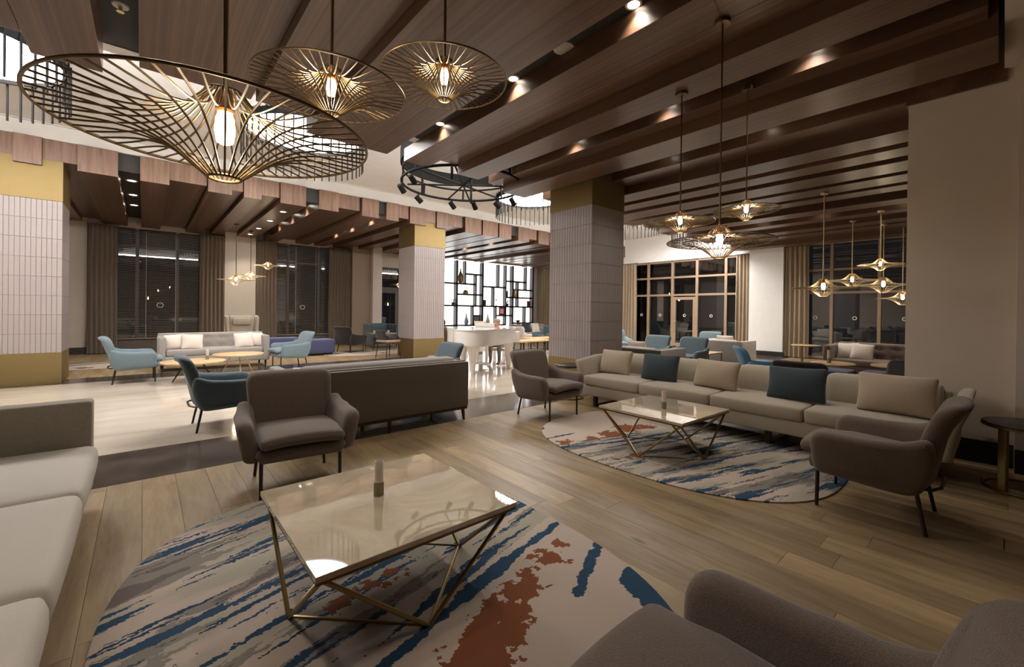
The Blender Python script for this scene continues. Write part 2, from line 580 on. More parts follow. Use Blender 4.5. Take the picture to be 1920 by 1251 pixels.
M['down_glow'] = emit('downlight_glow', (1.0, 0.9, 0.74, 1), 14)
M['rug_a'] = rug_material('oval_rug_near', 14, 1.0, -.30,
    [(1.05, -.44, .80, -.56, .028), (.80, -.56, .64, -.645, .024), (.95, -.80, .86, -1.05, .12), (1.02, -.14, .55, -.24, .022), (.55, -.24, .22, -.33, .042), (.22, -.33, -.15, -.44, .022), (-.15, -.44, -.75, -.62, .026)],
    [(.74, -.37, .085), (.62, -.40, .03), (.52, -.42, .075), (.42, -.47, .08), (.30, -.52, .11), (.16, -.60, .13), (.02, -.70, .15), (-.08, -.84, .15), (-.12, -1.0, .15), (.86, -.30, .03), (.05, .04, .035), (-.05, .015, .04), (-.13, 0.0, .025), (-.22, -.02, .045), (.13, .06, .02)])
M['rug_b'] = rug_material('oval_rug_sofa', -15, -1.0, -.42,
    [(-1.02, .90, -.54, .84, .015), (-1.1, .63, -.37, .34, .02), (-.37, .34, .3, .2, .022), (-1.0, 1.12, -.7, 1.22, .07)],
    [(-.99, .71, .03), (-.83, .68, .07), (-.53, .61, .06), (-.26, .58, .12), (.1, .6, .14), (.3, .5, .09), (-.87, .07, .035), (-.75, .04, .03), (-.63, .0, .05)])
M['rug_far'] = rug_material('pale_rug_pattern', 20, 1.0, .1, [(-.5, -.2, .3, -.3, .03)], [(.3, -.4, .12)])
M['skin'] = plain('skin', srgb(206, 148, 118), 0.55)
M['hair'] = plain('grey_hair', srgb(150, 140, 130), 0.8)
M['shirt'] = plain('white_jacket', srgb(225, 214, 204), 0.8)
M['trouser'] = plain('grey_trousers', srgb(120, 112, 106), 0.8)
M['red'] = plain('red_lacquer', srgb(170, 54, 50), 0.5)
M['leaf'] = plain('green_leaf', srgb(96, 116, 72), 0.6)
M['porcelain'] = plain('blue_white_porcelain', srgb(150, 158, 172), 0.3)
M['cream_ceramic'] = plain('cream_ceramic', srgb(220, 206, 180), 0.3)
M['photo'] = plain('black_photo_print', srgb(44, 42, 44), 0.4)

# ================================================================= STRUCTURE
XR, YF, XL, YB, XN = 15.0, 16.5, -6.0, -3.6, 15.7            # right, far, left, rear walls
# ---- floor
fl = structroot('floor')
obj('subfloor', MB().box(XL, XN, YB, YF, -0.12, -0.02), M['oak_dark'], fl)
obj('marble_field', MB().box(XL, XR, 5.17, 10.25, -0.02, 0.0), M['marble_floor'], fl)
obj('marble_band', MB().box(XL, XR, 4.262, 5.168, -0.02, 0.0), M['dark_marble'], fl)
obj('marble_band', MB().box(XL, XR, 10.252, 10.95, -0.02, 0.0), M['dark_marble'], fl)
pw = 0.19
cols = int((5.75 + 1.9) / pw)
for i in range(cols):
    x0 = -1.9 + i * pw
    y = -0.9 - random.random() * 1.6
    while y < 4.255:
        ln = random.choice((1.1, 1.5, 1.9, 2.2))
        y0, y1 = max(y, -1.2), min(y + ln, 4.257)
        if y1 - y0 > 0.05:
            part('plank', ('plank', round(y1 - y0, 2)), lambda mb, L=round(y1 - y0, 2): mb.rbox((0, 0, -0.01), (pw - 0.0015, L - 0.0015, 0.02), 0.0008, seg=[1, 1, 1]), M['oak'], fl, (x0 + pw / 2, (y0 + y1) / 2, 0))
        y += ln
def plankfield(x0, x1, y0, y1):
    mb = MB()
    x = x0
    while x < x1 - 0.01:
        y = y0 - random.random()
        while y < y1:
            a, b = max(y, y0), min(y + 1.8, y1)
            if b - a > 0.01:
                mb.box(x, min(x + pw, x1) - 0.003, a, b - 0.003, -0.02, 0.0)
            y += 1.8
        x += pw
    o = obj('plank_field', mb, M['oak'], fl)
    o['kind'] = 'stuff'
plankfield(-1.9 + cols * pw, XR, YB, 4.257)
plankfield(XL, -1.9 + cols * pw, YB, -1.2)
plankfield(XL, -1.9, -1.2, 4.257)
plankfield(XL, XN, 10.953, YF)

# ---- near ceiling: walnut planks on a charcoal deck
LO, HI, DECK = 3.36, 3.50, 3.69
cl = structroot('ceiling')
obj('ceiling_deck', MB().box(XL, XR, YB, 5.42, DECK, DECK + 0.1), M['charcoal'], cl)
NEAR = [(-6.0, -5.0, HI, 5.2), (-4.7, -3.9, LO, 5.1), (-3.9, -3.3, HI, 5.3), (-3.0, -2.2, LO, 5.0), (-2.2, -1.72, HI, 5.3), (-1.72, -0.71, LO, 4.93), (-0.708, -0.285, LO, 5.28),
        (-0.047, 0.862, 3.57, 5.45), (0.864, 1.412, 3.465, 5.2), (1.414, 2.405, LO, 5.43),
        (2.88, 3.26, HI, 5.9), (3.262, 3.545, HI, 5.5), (3.547, 3.931, LO, 5.48),
        (4.45, 4.673, HI, 5.9), (4.675, 5.183, LO, 5.78), (5.60, 5.878, LO, 0.66), (5.88, 6.318, HI, 6.0), (6.32, 6.76, LO, 5.75), (6.96, 7.33, LO, 5.9), (7.57, 8.09, LO, 5.8)]
x = 8.28
k = 0
while x < 14.7:
    if not (10.2 < x < 10.75 or 13.1 < x < 13.55):
        wd = (0.46, 0.36, 0.5)[k % 3]
        NEAR.append((x, min(x + wd, 14.98), (LO, LO, HI)[k % 3], 5.6 + 0.3 * random.random()))
        x += wd + (0.2, 0.16, 0.0)[k % 3]
        k += 1
    else:
        x += 0.3
for (a, b, z, ye) in NEAR:
    ys = YB
    if 4.3 < a < 6.0:
        ys = {4.45: 0.10, 4.675: 0.05, 5.60: 0.0, 5.88: 0.06}.get(a, 0.05)
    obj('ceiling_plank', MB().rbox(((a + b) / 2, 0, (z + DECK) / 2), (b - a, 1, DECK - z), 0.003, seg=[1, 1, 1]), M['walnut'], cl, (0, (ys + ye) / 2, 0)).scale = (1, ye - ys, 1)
struct('ceiling', MB().box(4.32, 5.66, YB, 0.02, 3.46, 3.6), M['wall_paint'])
# ---- white central ceiling and its drops
struct('ceiling', MB().box(XL, XR, 5.2, 10.5, 4.28, 4.4), M['white_paint'])
struct('trim_1', MB().box(XL, XR, 5.40, 5.46, DECK, 4.28), M['white_paint'])
tr2 = structroot('trim_2')
obj('fascia_board', MB().box(XL, XR, 10.37, 10.47, 4.03, 4.265), M['white_paint'], tr2)
obj('fascia_lip', MB().box(XL, XR, 10.34, 10.47, 4.268, 4.28), M['white_paint'], tr2)
# added unseen glow strip and shield on near plank ends, brightening the white ceiling
obj('added_glow_shield', MB().box(XL, XR, 5.46, 5.58, DECK, DECK + .02), M['white_paint'], tr2)
obj('added_glow_strip', MB().box(XL + .2, XR - .2, 5.48, 5.54, DECK + .03, DECK + .06), emit('added_strip_glow', (1.0, 0.98, 0.965, 1), 150.0), tr2)
# ---- far ceiling: thick walnut planks ending in the block fascia
FLO, FHI = 3.58, 3.69
fc = structroot('ceiling')
obj('ceiling_deck', MB().box(XL, XN, 10.47, YF, 3.84, 4.0), M['charcoal'], fc)
obj('channel_end', MB().box(XL, XR, 10.44, 10.5, 3.72, 4.03), M['charcoal'], fc)
FAR = [(-5.9, -5.2, 1), (-5.2, -4.5, 0), (-4.5, -3.7, 1), (-3.4, -2.6, 0), (-2.6, -1.95, 1), (-1.95, -1.571, 0), (-1.571, -1.259, 1), (-1.259, -0.858, 0), (-0.858, -0.357, 1), (-0.067, 0.345, 1), (0.345, 0.915, 0), (0.93, 1.327, 1), (1.327, 1.521, 0), (1.53, 1.846, 1), (1.846, 2.19, 0),
       (2.198, 2.712, 1), (2.983, 3.421, 1), (3.421, 3.925, 0), (3.97, 4.394, 1), (4.59, 4.922, 1), (4.922, 5.222, 0), (5.24, 5.724, 1), (5.724, 6.03, 0), (6.045, 6.43, 1), (6.43, 6.90, 0), (6.98, 7.56, 1), (7.62, 8.19, 1), (8.25, 8.737, 1), (9.03, 9.5, 1), (9.5, 9.886, 0), (9.93, 10.418, 1)]
x = 10.5
while x < 14.8:
    FAR.append((x, min(x + 0.5, 14.98), random.random() < 0.6))
    x += 0.5 if random.random() < 0.5 else 0.62
for (a, b, low) in FAR:
    z0 = FLO if low else FHI
    y0 = 10.36 if low else 10.41
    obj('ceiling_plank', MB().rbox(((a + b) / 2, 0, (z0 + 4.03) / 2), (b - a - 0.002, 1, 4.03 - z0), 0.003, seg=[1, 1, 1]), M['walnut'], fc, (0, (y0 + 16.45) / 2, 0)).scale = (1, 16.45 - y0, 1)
    obj('fascia_block', MB().rbox(((a + b) / 2, y0 - .009, (z0 + 4.03) / 2), (b - a - 0.002, .018, 4.03 - z0), 0.002, seg=[1, 1, 1]), M['walnut_face_lit'], fc)

# ---- columns: gold sheet, vertical tiles
def column(x0, x1, y0, y1, faces, label):
    t = structroot('column')
    t['label'] = label
    zt0, zt1 = 0.52, 3.03
    obj('core', MB().box(x0 + .012, x1 - .012, y0 + .012, y1 - .012, 0, 3.9), M['grout'], t)
    obj('gold_band', MB().rbox(((x0 + x1) / 2, (y0 + y1) / 2, zt0 / 2), (x1 - x0 + .012, y1 - y0 + .012, zt0), 0.004, seg=[1, 1, 1]), M['gold'], t)
    obj('gold_band', MB().rbox(((x0 + x1) / 2, (y0 + y1) / 2, (zt1 + 3.9) / 2), (x1 - x0 + .012, y1 - y0 + .012, 3.9 - zt1), 0.004, seg=[1, 1, 1]), M['gold'], t)
    nc, nr = 16, 8
    hh = (zt1 - zt0) / nr
    for fc_ in ('-x', '+x', '-y', '+y'):
        L = (y1 - y0) if 'x' in fc_ else (x1 - x0)
        ww = L / nc
        if fc_ not in faces:
            pn = MB()
            if fc_ == '-x': pn.box(x0, x0 + .012, y0, y1, zt0, zt1)
            if fc_ == '+x': pn.box(x1 - .012, x1, y0, y1, zt0, zt1)
            if fc_ == '-y': pn.box(x0, x1, y0, y0 + .012, zt0, zt1)
            if fc_ == '+y': pn.box(x0, x1, y1 - .012, y1, zt0, zt1)
            obj('tile_panel', pn, M['tile'], t)
            continue
        for i in range(nc):
            for j in range(nr):
                u = (i + 0.5) * ww
                z = zt0 + (j + 0.5) * hh
                if fc_ == '-x': loc, rz = (x0 + .006, y0 + u, z), PI / 2
                elif fc_ == '+x': loc, rz = (x1 - .006, y0 + u, z), PI / 2
                elif fc_ == '-y': loc, rz = (x0 + u, y0 + .006, z), 0
                else: loc, rz = (x0 + u, y1 - .006, z), 0
                part('tile', ('tile', round(ww, 3), round(hh, 3)), lambda mb: mb.rbox((0, 0, 0), (ww - .004, .012, hh - .004), .002, seg=[1, 1, 1]), M['tile'], t, loc, rz)
    return t
column(5.36, 6.22, 4.36, 5.29, ('-x', '-y'), 'tiled column with gold sheet ends beside the long beige sofa')
column(-1.96, -1.03, 10.4, 11.3, ('-y', '+x'), 'tiled column with gold ends at the left picture edge')
column(5.42, 6.36, 10.42, 11.35, ('-y', '-x'), 'tiled column with gold ends left of the white piano')

# ---- right wall block with pilaster and skirting
struct('wall_right', MB().box(5.63, 6.35, YB, 0.64, 0, 3.5), M['wall_paint'])
struct('trim_3', MB().box(5.47, 5.63, YB, -0.07, 0, 3.46), M['wall_paint'])
bb = structroot('baseboard_right')
obj('skirting', MB().rbox((5.617, 0.285, 0.1), (0.025, 0.71, 0.2), 0.004, seg=[1, 1, 1]), M['dark_base'], bb)
obj('skirting', MB().rbox((5.46, -1.6, 0.1), (0.025, 3.06, 0.2), 0.004, seg=[1, 1, 1]), M['dark_base'], bb)
# ---- walls behind and left of the photographer
struct('wall_back', MB().box(XL, XR, YB - .1, YB, 0, 4.4), M['wall_paint'])
struct('wall_left', MB().box(XL - .1, XL, YB, YF, 0, 4.4), M['wall_paint'])

# ---- far wall: pillars, header, backlit panel
fw = structroot('wall_far')
def wallbox(n, m, *b):
    return obj(n, MB().box(*b), M[m], fw)
wallbox('wall_panel', 'wall_paint', XL, -1.16, YF - .1, YF + .1, 0, 4.0)
wallbox('wall_panel', 'wall_paint', 1.90, 2.74, YF - .32, YF + .1, 0, 4.0)
wallbox('wall_panel', 'brown_paint', 5.84, 6.54, YF - .42, YF + .1, 0, 4.0)
wallbox('wall_panel', 'pillar_paint', 6.54, 6.90, YF - .62, YF + .1, 0, 4.0)
wallbox('wall_header', 'wall_paint', -1.16, 5.84, YF - .05, YF + .1, 3.50, 4.0)
wallbox('wall_header', 'wall_paint', 6.90, 8.6, YF - .05, YF + .1, 3.0, 4.0)
wallbox('wall_panel', 'pillar_paint', 8.6, 9.6, YF - .1, YF + .1, 0, 4.0)
wallbox('backlit_panel', 'shelf_glow', 9.6, 15.30, YF + .02, YF + .12, 0.0, 3.62)
wallbox('wall_panel', 'pillar_paint', 15.30, XN, YF - .12, YF + .1, 0, 4.0)
wallbox('wall_header', 'wall_paint', 9.6, 15.30, YF - .1, YF + .1, 3.62, 4.0)
struct('baseboard_far', MB().box(XL, -1.16, YF - .13, YF - .1, 0, 0.18), M['dark_base'])
struct('baseboard_far', MB().box(6.5, 6.93, YF - .65, YF - .62, 0, 0.16), M['dark_base'])

# ---- windows
def window_x(name, X, ys, zs, frame, fr=0.07, door=None, decals=True):
    """glazed wall in a plane of constant X; ys/zs = frame lines"""
    t = structroot(name)
    ys = sorted(ys)
    for y in ys:
        obj('mullion', MB().rbox((X, y, (zs[0] + zs[-1]) / 2), (0.12, fr, zs[-1] - zs[0]), .006, seg=[1, 1, 1]), frame, t)
    for a, b in zip(ys, ys[1:]):
        for z in zs:
            obj('transom', MB().rbox((X, (a + b) / 2, z), (0.10, b - a - fr, fr * 0.8), .006, seg=[1, 1, 1]), frame, t)
        for z0, z1 in zip(zs, zs[1:]):
            p = obj('pane', MB().box(X - .006, X + .006, a + fr / 2, b - fr / 2, z0 + fr * .4, z1 - fr * .4), M['glass'], t)
            if decals and z0 == zs[0]:
                d = MB().path([(X - .012, (a + b) / 2 + .045 * math.cos(q * PI / 10), 1.22 + .045 * math.sin(q * PI / 10)) for q in range(20)], .010, 6, True)
                obj('ring_sticker', d, M['white_paint'], p)
    if door:
        a, b, h = door
        dr = obj('door_leaf_frame', MB().box(X - .05, X + .03, a + .04, a + .14, .04, h).box(X - .05, X + .03, b - .14, b - .04, .04, h).box(X - .05, X + .03, a + .14, b - .14, h - .1, h).box(X - .05, X + .03, a + .14, b - .14, .04, .2), frame, t)
        obj('handle', MB().path([(X - .05, b - .1, 1.0), (X - .11, b - .1, 1.0), (X - .11, b - .24, 1.0)], .012, 8), M['brass_pale'], dr)
    return t
window_x('window_1', XR - .02, [5.5, 6.29, 7.31, 8.26, 9.28, 9.9], [0.05, 1.98, 2.64, 3.24], M['frame'], 0.09, (7.31, 8.26, 1.9))
window_x('window_2', XR - .02, [-1.2, 0.2, 1.2, 2.23, 3.30, 4.1], [0.05, 1.95, 2.62, 3.40], M['frame'], 0.08)
wr = structroot('wall_window')
obj('wall_panel', MB().box(XR - .32, XR + .1, 4.47, 5.45, 0, 4.0), M['white_paint'], wr)
obj('wall_header', MB().box(XR - .12, XR + .1, 4.9, 10.4, 3.28, 4.3), M['white_paint'], wr)
obj('wall_header', MB().box(XR - .12, XR + .1, YB, 4.47, 3.44, 3.7), M['white_paint'], wr)
obj('wall_panel', MB().box(XR - .06, XN, 10.55, 10.7, 0, 4.0), M['wall_paint'], wr)
obj('wall_panel', MB().box(XN, XN + .1, 10.55, YF, 0, 4.0), M['wall_paint'], wr)
obj('wall_panel', MB().box(XR - .02, XR + .1, 9.9, 10.55, 0, 4.3), M['wall_paint'], wr)
obj('wall_panel', MB().box(XR - .06, XR + .1, YB, -1.2, 0, 3.6), M['wall_paint'], wr)
struct('baseboard_window', MB().box(XR - .35, XR - .32, 4.44, 5.48, 0, 0.15), M['dark_base'])
def window_y(name, Y, xs, zs, frame, fr=0.07, decal=None):
    t = structroot(name)
    for xx in xs:
        obj('mullion', MB().rbox((xx, Y, (zs[0] + zs[-1]) / 2), (fr, 0.1, zs[-1] - zs[0]), .006, seg=[1, 1, 1]), frame, t)
    for a, b in zip(xs, xs[1:]):
        for z in zs:
            obj('transom', MB().rbox(((a + b) / 2, Y, z), (b - a - fr, 0.09, fr * .8), .006, seg=[1, 1, 1]), frame, t)
        for z0, z1 in zip(zs, zs[1:]):
            p = obj('pane', MB().box(a + fr / 2, b - fr / 2, Y - .006, Y + .006, z0 + fr * .4, z1 - fr * .4), M['glass'], t)
            if decal and z0 == zs[0] and a <= decal < b:
                obj('ring_sticker', MB().path([(decal + .07 * math.cos(q * PI / 10), Y - .012, 1.35 + .07 * math.sin(q * PI / 10)) for q in range(20)], .012, 6, True), M['white_paint'], p)
    return t
def blind(t, x0, x1, y, z0, z1):
    mb = MB()
    z = z0
    while z < z1:
        mb.box(x0, x1, y - .018, y + .006, z, z + .007)
        z += .05
    o = obj('blind_slats', mb, M['slat'], t)
    o['kind'] = 'stuff'
    for i in range(4):
        xx = x0 + (x1 - x0) * (i + .5) / 4
        obj('blind_cord', MB().tube((xx, y - .022, z0), (xx, y - .022, z1), .004, n=5), M['wall_paint'], t)
    obj('bottom_rail', MB().box(x0, x1, y - .02, y + .02, z0 - .05, z0 - .02), M['slat'], t)
w3 = window_y('window_3', YF - .02, [-1.15, -0.15, 0.75, 1.9], [0.34, 3.02, 3.50], M['frame_dark'], 0.08, 0.36)
blind(w3, -0.95, 1.7, YF - .14, 0.42, 3.48)
w4 = window_y('window_4', YF - .02, [2.74, 3.75, 4.75, 5.84], [0.34, 2.9, 3.50], M['frame_dark'], 0.08, 4.23)
blind(w4, 3.0, 5.6, YF - .14, 0.42, 3.48)
struct('trim_4', MB().box(-1.16, 1.9, YF - .2, YF - .05, 0, 0.34), M['frame_dark'])
struct('trim_5', MB().box(2.74, 5.84, YF - .2, YF - .05, 0, 0.34), M['frame_dark'])
# glazed entrance between the pillar and the tiled column
dn = structroot('door_1')
obj('door_frame', MB().box(6.90, 7.02, YF - .06, YF + .06, 0, 3.0).box(7.86, 7.98, YF - .06, YF + .06, 0, 3.0).box(7.02, 7.86, YF - .06, YF + .06, 2.1, 2.2).box(7.02, 7.86, YF - .06, YF + .06, 2.92, 3.0).box(8.48, 8.6, YF - .06, YF + .06, 0, 3.0).box(7.98, 8.48, YF - .06, YF + .06, 2.1, 2.2), M['frame_dark'], dn)
lf = obj('door_leaf', MB().box(7.02, 7.16, YF - .04, YF + .04, 0.02, 2.1).box(7.72, 7.86, YF - .04, YF + .04, 0.02, 2.1).box(7.16, 7.72, YF - .04, YF + .04, 0.02, 0.3).box(7.16, 7.72, YF - .04, YF + .04, 1.98, 2.1), M['frame_dark'], dn)
obj('pane', MB().box(7.16, 7.72, YF - .008, YF + .008, 0.3, 1.98), M['glass'], lf)
obj('pane', MB().box(7.02, 7.86, YF - .008, YF + .008, 2.2, 2.92), M['glass'], dn)
obj('pane', MB().box(7.98, 8.48, YF - .008, YF + .008, 0.05, 2.1), M['glass'], dn)
obj('pane', MB().box(7.98, 8.48, YF - .008, YF + .008, 2.2, 2.92), M['glass'], dn)

# ---- curtains
def curtain(a, b, fixed, axis, z0, z1, mat, label, folds=7):
    mb = MB()
    n = folds * 10
    rows = 10
    for side in (0, 1):
        for j in range(rows + 1):
            for i in range(n + 1):
                t = i / n
                h = j / rows
                amp = .045 * (1 - .35 * h)
                off = amp * math.sin(t * folds * 2 * PI + .5 * math.sin(3 * h)) + .012 * math.sin(9 * t + 4 * h)
                wide = 1 + .05 * (1 - h)
                p = a + (b - a) * (.5 + (t - .5) * wide)
                q = fixed + off + (.012 if side else 0)
                mb.v.append((p, q, z0 + (z1 - z0) * h) if axis == 'x' else (q, p, z0 + (z1 - z0) * h))
    W = n + 1
    S = W * (rows + 1)
    for side in (0, 1):
        for j in range(rows):
            for i in range(n):
                f = [side * S + j * W + i, side * S + j * W + i + 1, side * S + (j + 1) * W + i + 1, side * S + (j + 1) * W + i]
                mb.f.append(tuple(reversed(f)) if side == (0 if axis == 'y' else 1) else tuple(f))
    for i in range(n):
        mb.f.append((i, i + 1, S + i + 1, S + i))
        mb.f.append((rows * W + i, S + rows * W + i, S + rows * W + i + 1, rows * W + i + 1))
    for j in range(rows):
        for e in (0, n):
            mb.f.append((j * W + e, (j + 1) * W + e, S + (j + 1) * W + e, S + j * W + e))
    t = thing('curtain', label, 'curtain', group='floor length drapes')
    obj('drape', mb, mat, t, angle=70)
    r = MB()
    if axis == 'x': r.box(a - .03, b + .03, fixed - .02, fixed + .03, z1, z1 + .03)
    else: r.box(fixed - .02, fixed + .03, a - .03, b + .03, z1, z1 + .03)
    obj('rail', r, M['frame_dark'], t)
curtain(-1.13, -0.56, YF - .30, 'x', .02, 3.5, M['curtain'], 'brown drape at the left end of the blinded window, nearest the tiled column', 6)
curtain(1.28, 1.89, YF - .30, 'x', .02, 3.5, M['curtain'], 'brown drape between the blinded window and the wing chair pillar', 6)
curtain(2.76, 3.36, YF - .30, 'x', .02, 3.5, M['curtain'], 'brown drape directly right of the pillar with the wing chair', 6)
curtain(5.05, 5.80, YF - .30, 'x', .02, 3.5, M['curtain'], 'brown drape behind the dark armchair near the brown pillar', 7)
curtain(9.72, 10.5, XR - .22, 'y', .02, 3.25, M['curtain_light'], 'khaki drape just right of the big tiled column', 6)
curtain(5.46, 5.9, XR - .22, 'y', .02, 3.25, M['curtain_light'], 'khaki drape on the left of the bright white pillar', 4)
curtain(3.83, 4.45, XR - .22, 'y', .02, 3.36, M['curtain_light'], 'khaki drape on the right of the bright white pillar', 5)
curtain(15.0, 16.0, XN - .2, 'y', .02, 3.5, M['curtain_light'], 'khaki drape at the right end of the backlit shelf wall', 6)

# ================================================================= LAMPS
def spot(loc, watt, size=100, blend=0.8, col=(1, 0.935, 0.845), radius=0.05, parent=None, aim=None):
    d = bpy.data.lights.new('downlight_beam', 'SPOT')
    d.energy = watt
    d.spot_size = math.radians(size)
    d.spot_blend = blend
    d.color = col
    d.shadow_soft_size = radius
    o = bpy.data.objects.new('lamp_beam', d)
    COL.objects.link(o)
    o.location = loc
    if parent:
        o.parent = parent
    return o
def downlight(x, y, z, label, group, watt=P_DOWN, r=0.055, size=110):
    t = thing('downlight', label, 'ceiling light', (x, y, z), 0, group)
    part('trim_ring', ('dl_ring', r), lambda mb: mb.lathe([(r * .8, 0), (r * .86, -.008), (r * 1.15, -.008), (r * 1.2, 0)], 20), M['white_paint'], t)
    part('lens', ('dl_lens', r), lambda mb: mb.lathe([(r * .8, -.003), (r * .5, -.006), (0.0001, -.007)], 20), M['down_glow'], t)
    spot((0, 0, -.03), watt, size, parent=t)
    return t
G1 = 'recessed downlights in the near ceiling channels'
for (x, y, s) in [(5.66, 3.35, 'nearer the tiled column'), (5.66, 2.0, 'farther from the tiled column')]:
    downlight(x, y, DECK, 'added downlight hidden in the gap above the long sofa, ' + s, G1, P_DOWN * 1.1)  # unseen lamps added to brighten the right face of the tiled column
for (x, y, s) in [(2.83, 4.79, 'nearest the white ceiling edge'), (2.83, 3.35, 'beside the smallest pendant rim'), (2.83, 1.92, 'at the top picture edge'), (2.83, 0.49, 'behind the frame top edge')]:
    downlight(x, y, DECK, 'recessed downlight in the wide dark ceiling channel, ' + s, G1, P_DOWN * (1 if y > 3 else .6))
for (x, y, s) in [(4.345, 3.92, 'leftmost glow above the long sofa'), (4.345, 2.55, 'glow left of the three right pendants rods'), (4.345, 1.14, 'glow right of the pendant rods'), ]:
    downlight(x, y, DECK, 'recessed downlight lighting the plank edge, ' + s, G1, P_DOWN * .75)
for (x, y, s) in [(-0.16, 2.6, 'second from the sprinkler'), (-0.16, 1.2, 'nearest the camera'), (-3.15, 3.6, 'farther of two above the grey sofa'), (-3.15, 1.6, 'nearer of two above the grey sofa')]:
    downlight(x, y, DECK, 'recessed downlight left of the picture, ' + s, 'downlights outside the picture', P_DOWN * (.7 if x > -1 else 1.6))
for (x, y, s) in [(10.45, 2.7, 'above the tan oval tables'), (10.45, 1.28, 'touching the beige wall edge'), (13.3, 3.4, 'nearest the white window header, left'), (13.3, 1.98, 'between the tall brass pendant stems'), (10.45, 3.95, 'just right of the right pendant trio')]:
    downlight(x, y, DECK, 'small glowing downlight far along the right ceiling, ' + s, 'downlights in the right ceiling', P_DOWN * 1.9, .09)
for (x, y, s) in [(-0.2, 11.65, 'nearest'), (-0.2, 13.1, 'middle'), (-0.2, 14.4, 'farthest')]:
    downlight(x, y, 3.84, 'bright downlight in the dark channel by the left column, ' + s + ' of three', 'downlights in the far left channel', P_DOWN * 2.0, .08)
for (x, y, s) in [(2.45, 11.25, 'nearest'), (2.45, 12.65, 'second nearest'), (2.45, 14.1, 'second farthest'), (2.45, 15.4, 'farthest')]:
    downlight(x, y, FLO - .001, 'downlight set in the low plank left of the dark channel, ' + s + ' of the row', 'downlights in the plank row', P_DOWN * 1.9, .07)
for (x, y, s) in [(2.85, 11.3, 'nearest'), (2.85, 12.65, 'second nearest'), (2.85, 14.1, 'farthest')]:
    downlight(x, y, 3.84, 'downlight inside the dark channel beside the plank row, ' + s + ' there', 'downlights in the far middle channel', P_DOWN * 1.2, .08)
for (x, y, s) in [(4.49, 11.3, 'nearest'), (4.49, 12.7, 'middle'), (4.49, 14.1, 'farthest')]:
    downlight(x, y, 3.84, 'downlight in the narrow channel left of the piano column, ' + s + ' of three', 'downlights in the narrow channel', P_DOWN * 1.2, .07)
for (x, y, s) in [(8.88, 11.8, 'nearest the block fascia'), (8.88, 13.4, 'in the middle'), (8.88, 15.0, 'nearest the shelf'), (12.0, 12.4, 'over the far sofa'), (12.0, 14.4, 'over the far benches')]:
    downlight(x, y, FHI if x > 9 else 3.84, 'downlight in the bright planks above the piano, ' + s, 'downlights before the backlit shelf', P_DOWN * 1.3, .07)

# sprinkler and ceiling speaker in the channels
t = thing('sprinkler', 'small white sprinkler in the charcoal channel at upper left', 'sprinkler', (-0.155, 4.66, DECK))
obj('plate', MB().lathe([(.001, -.012), (.05, -.01), (.055, 0)], 20), M['white_paint'], t)
obj('nozzle', MB().lathe([(.012, -.012), (.012, -.045), (.025, -.048), (.025, -.052), (.001, -.052)], 14), M['brass_pale'], t)
t = thing('ceiling_speaker', 'round pale speaker disc in the dark channel above the third pendant', 'speaker', (2.84, 2.66, DECK))
obj('grille', MB().lathe([(.0001, -.02), (.07, -.018), (.085, -.008)], 28), M['wall_paint'], t)
obj('rim', MB().lathe([(.083, -.012), (.092, -.01), (.095, 0)], 28), M['white_paint'], t)

# ---- round lamps with hanging rods
def ring_lamp(cx, cy, label, R=.9, n=44):
    t = thing('ring_chandelier', label, 'chandelier', (cx, cy, 4.28), 0, 'round lamps with black rod fringes')
    obj('diffuser', MB().lathe([(.85, -.01), (.85, -.08), (.0001, -.08)], 48), M['ring_glow'], t, angle=20)
    rim = MB()
    rim.lathe([(.85, -.02), (.85, -.13), (.875, -.13), (.875, -.02)], 48, caps=False)
    obj('rim_band', rim, M['black_matte'], t)
    obj('top_plate', MB().lathe([(R + .03, -.02), (R + .03, 0), (.0001, 0)], 48), M['white_paint'], t)
    for k in range(n):
        a = 2 * PI * k / n
        part('rod', 'ring_rod', lambda mb: mb.box(-.009, .009, -.009, .009, -.59, -.02), M['black_matte'], t, (R * math.cos(a), R * math.sin(a), 0), a)
ring_lamp(-1.6, 7.7, 'black rod fringe chandelier cut by the left picture edge')
ring_lamp(2.0, 7.7, 'black rod fringe chandelier seen through the largest pendant')
ring_lamp(7.45, 8.05, 'black rod fringe chandelier left of the big tiled column, beyond the spotlight truss')
ring_lamp(11.1, 7.6, 'black rod fringe chandelier right of the big tiled column')
ring_lamp(13.7, 6.6, 'farthest rod fringe chandelier, behind the right pendants')

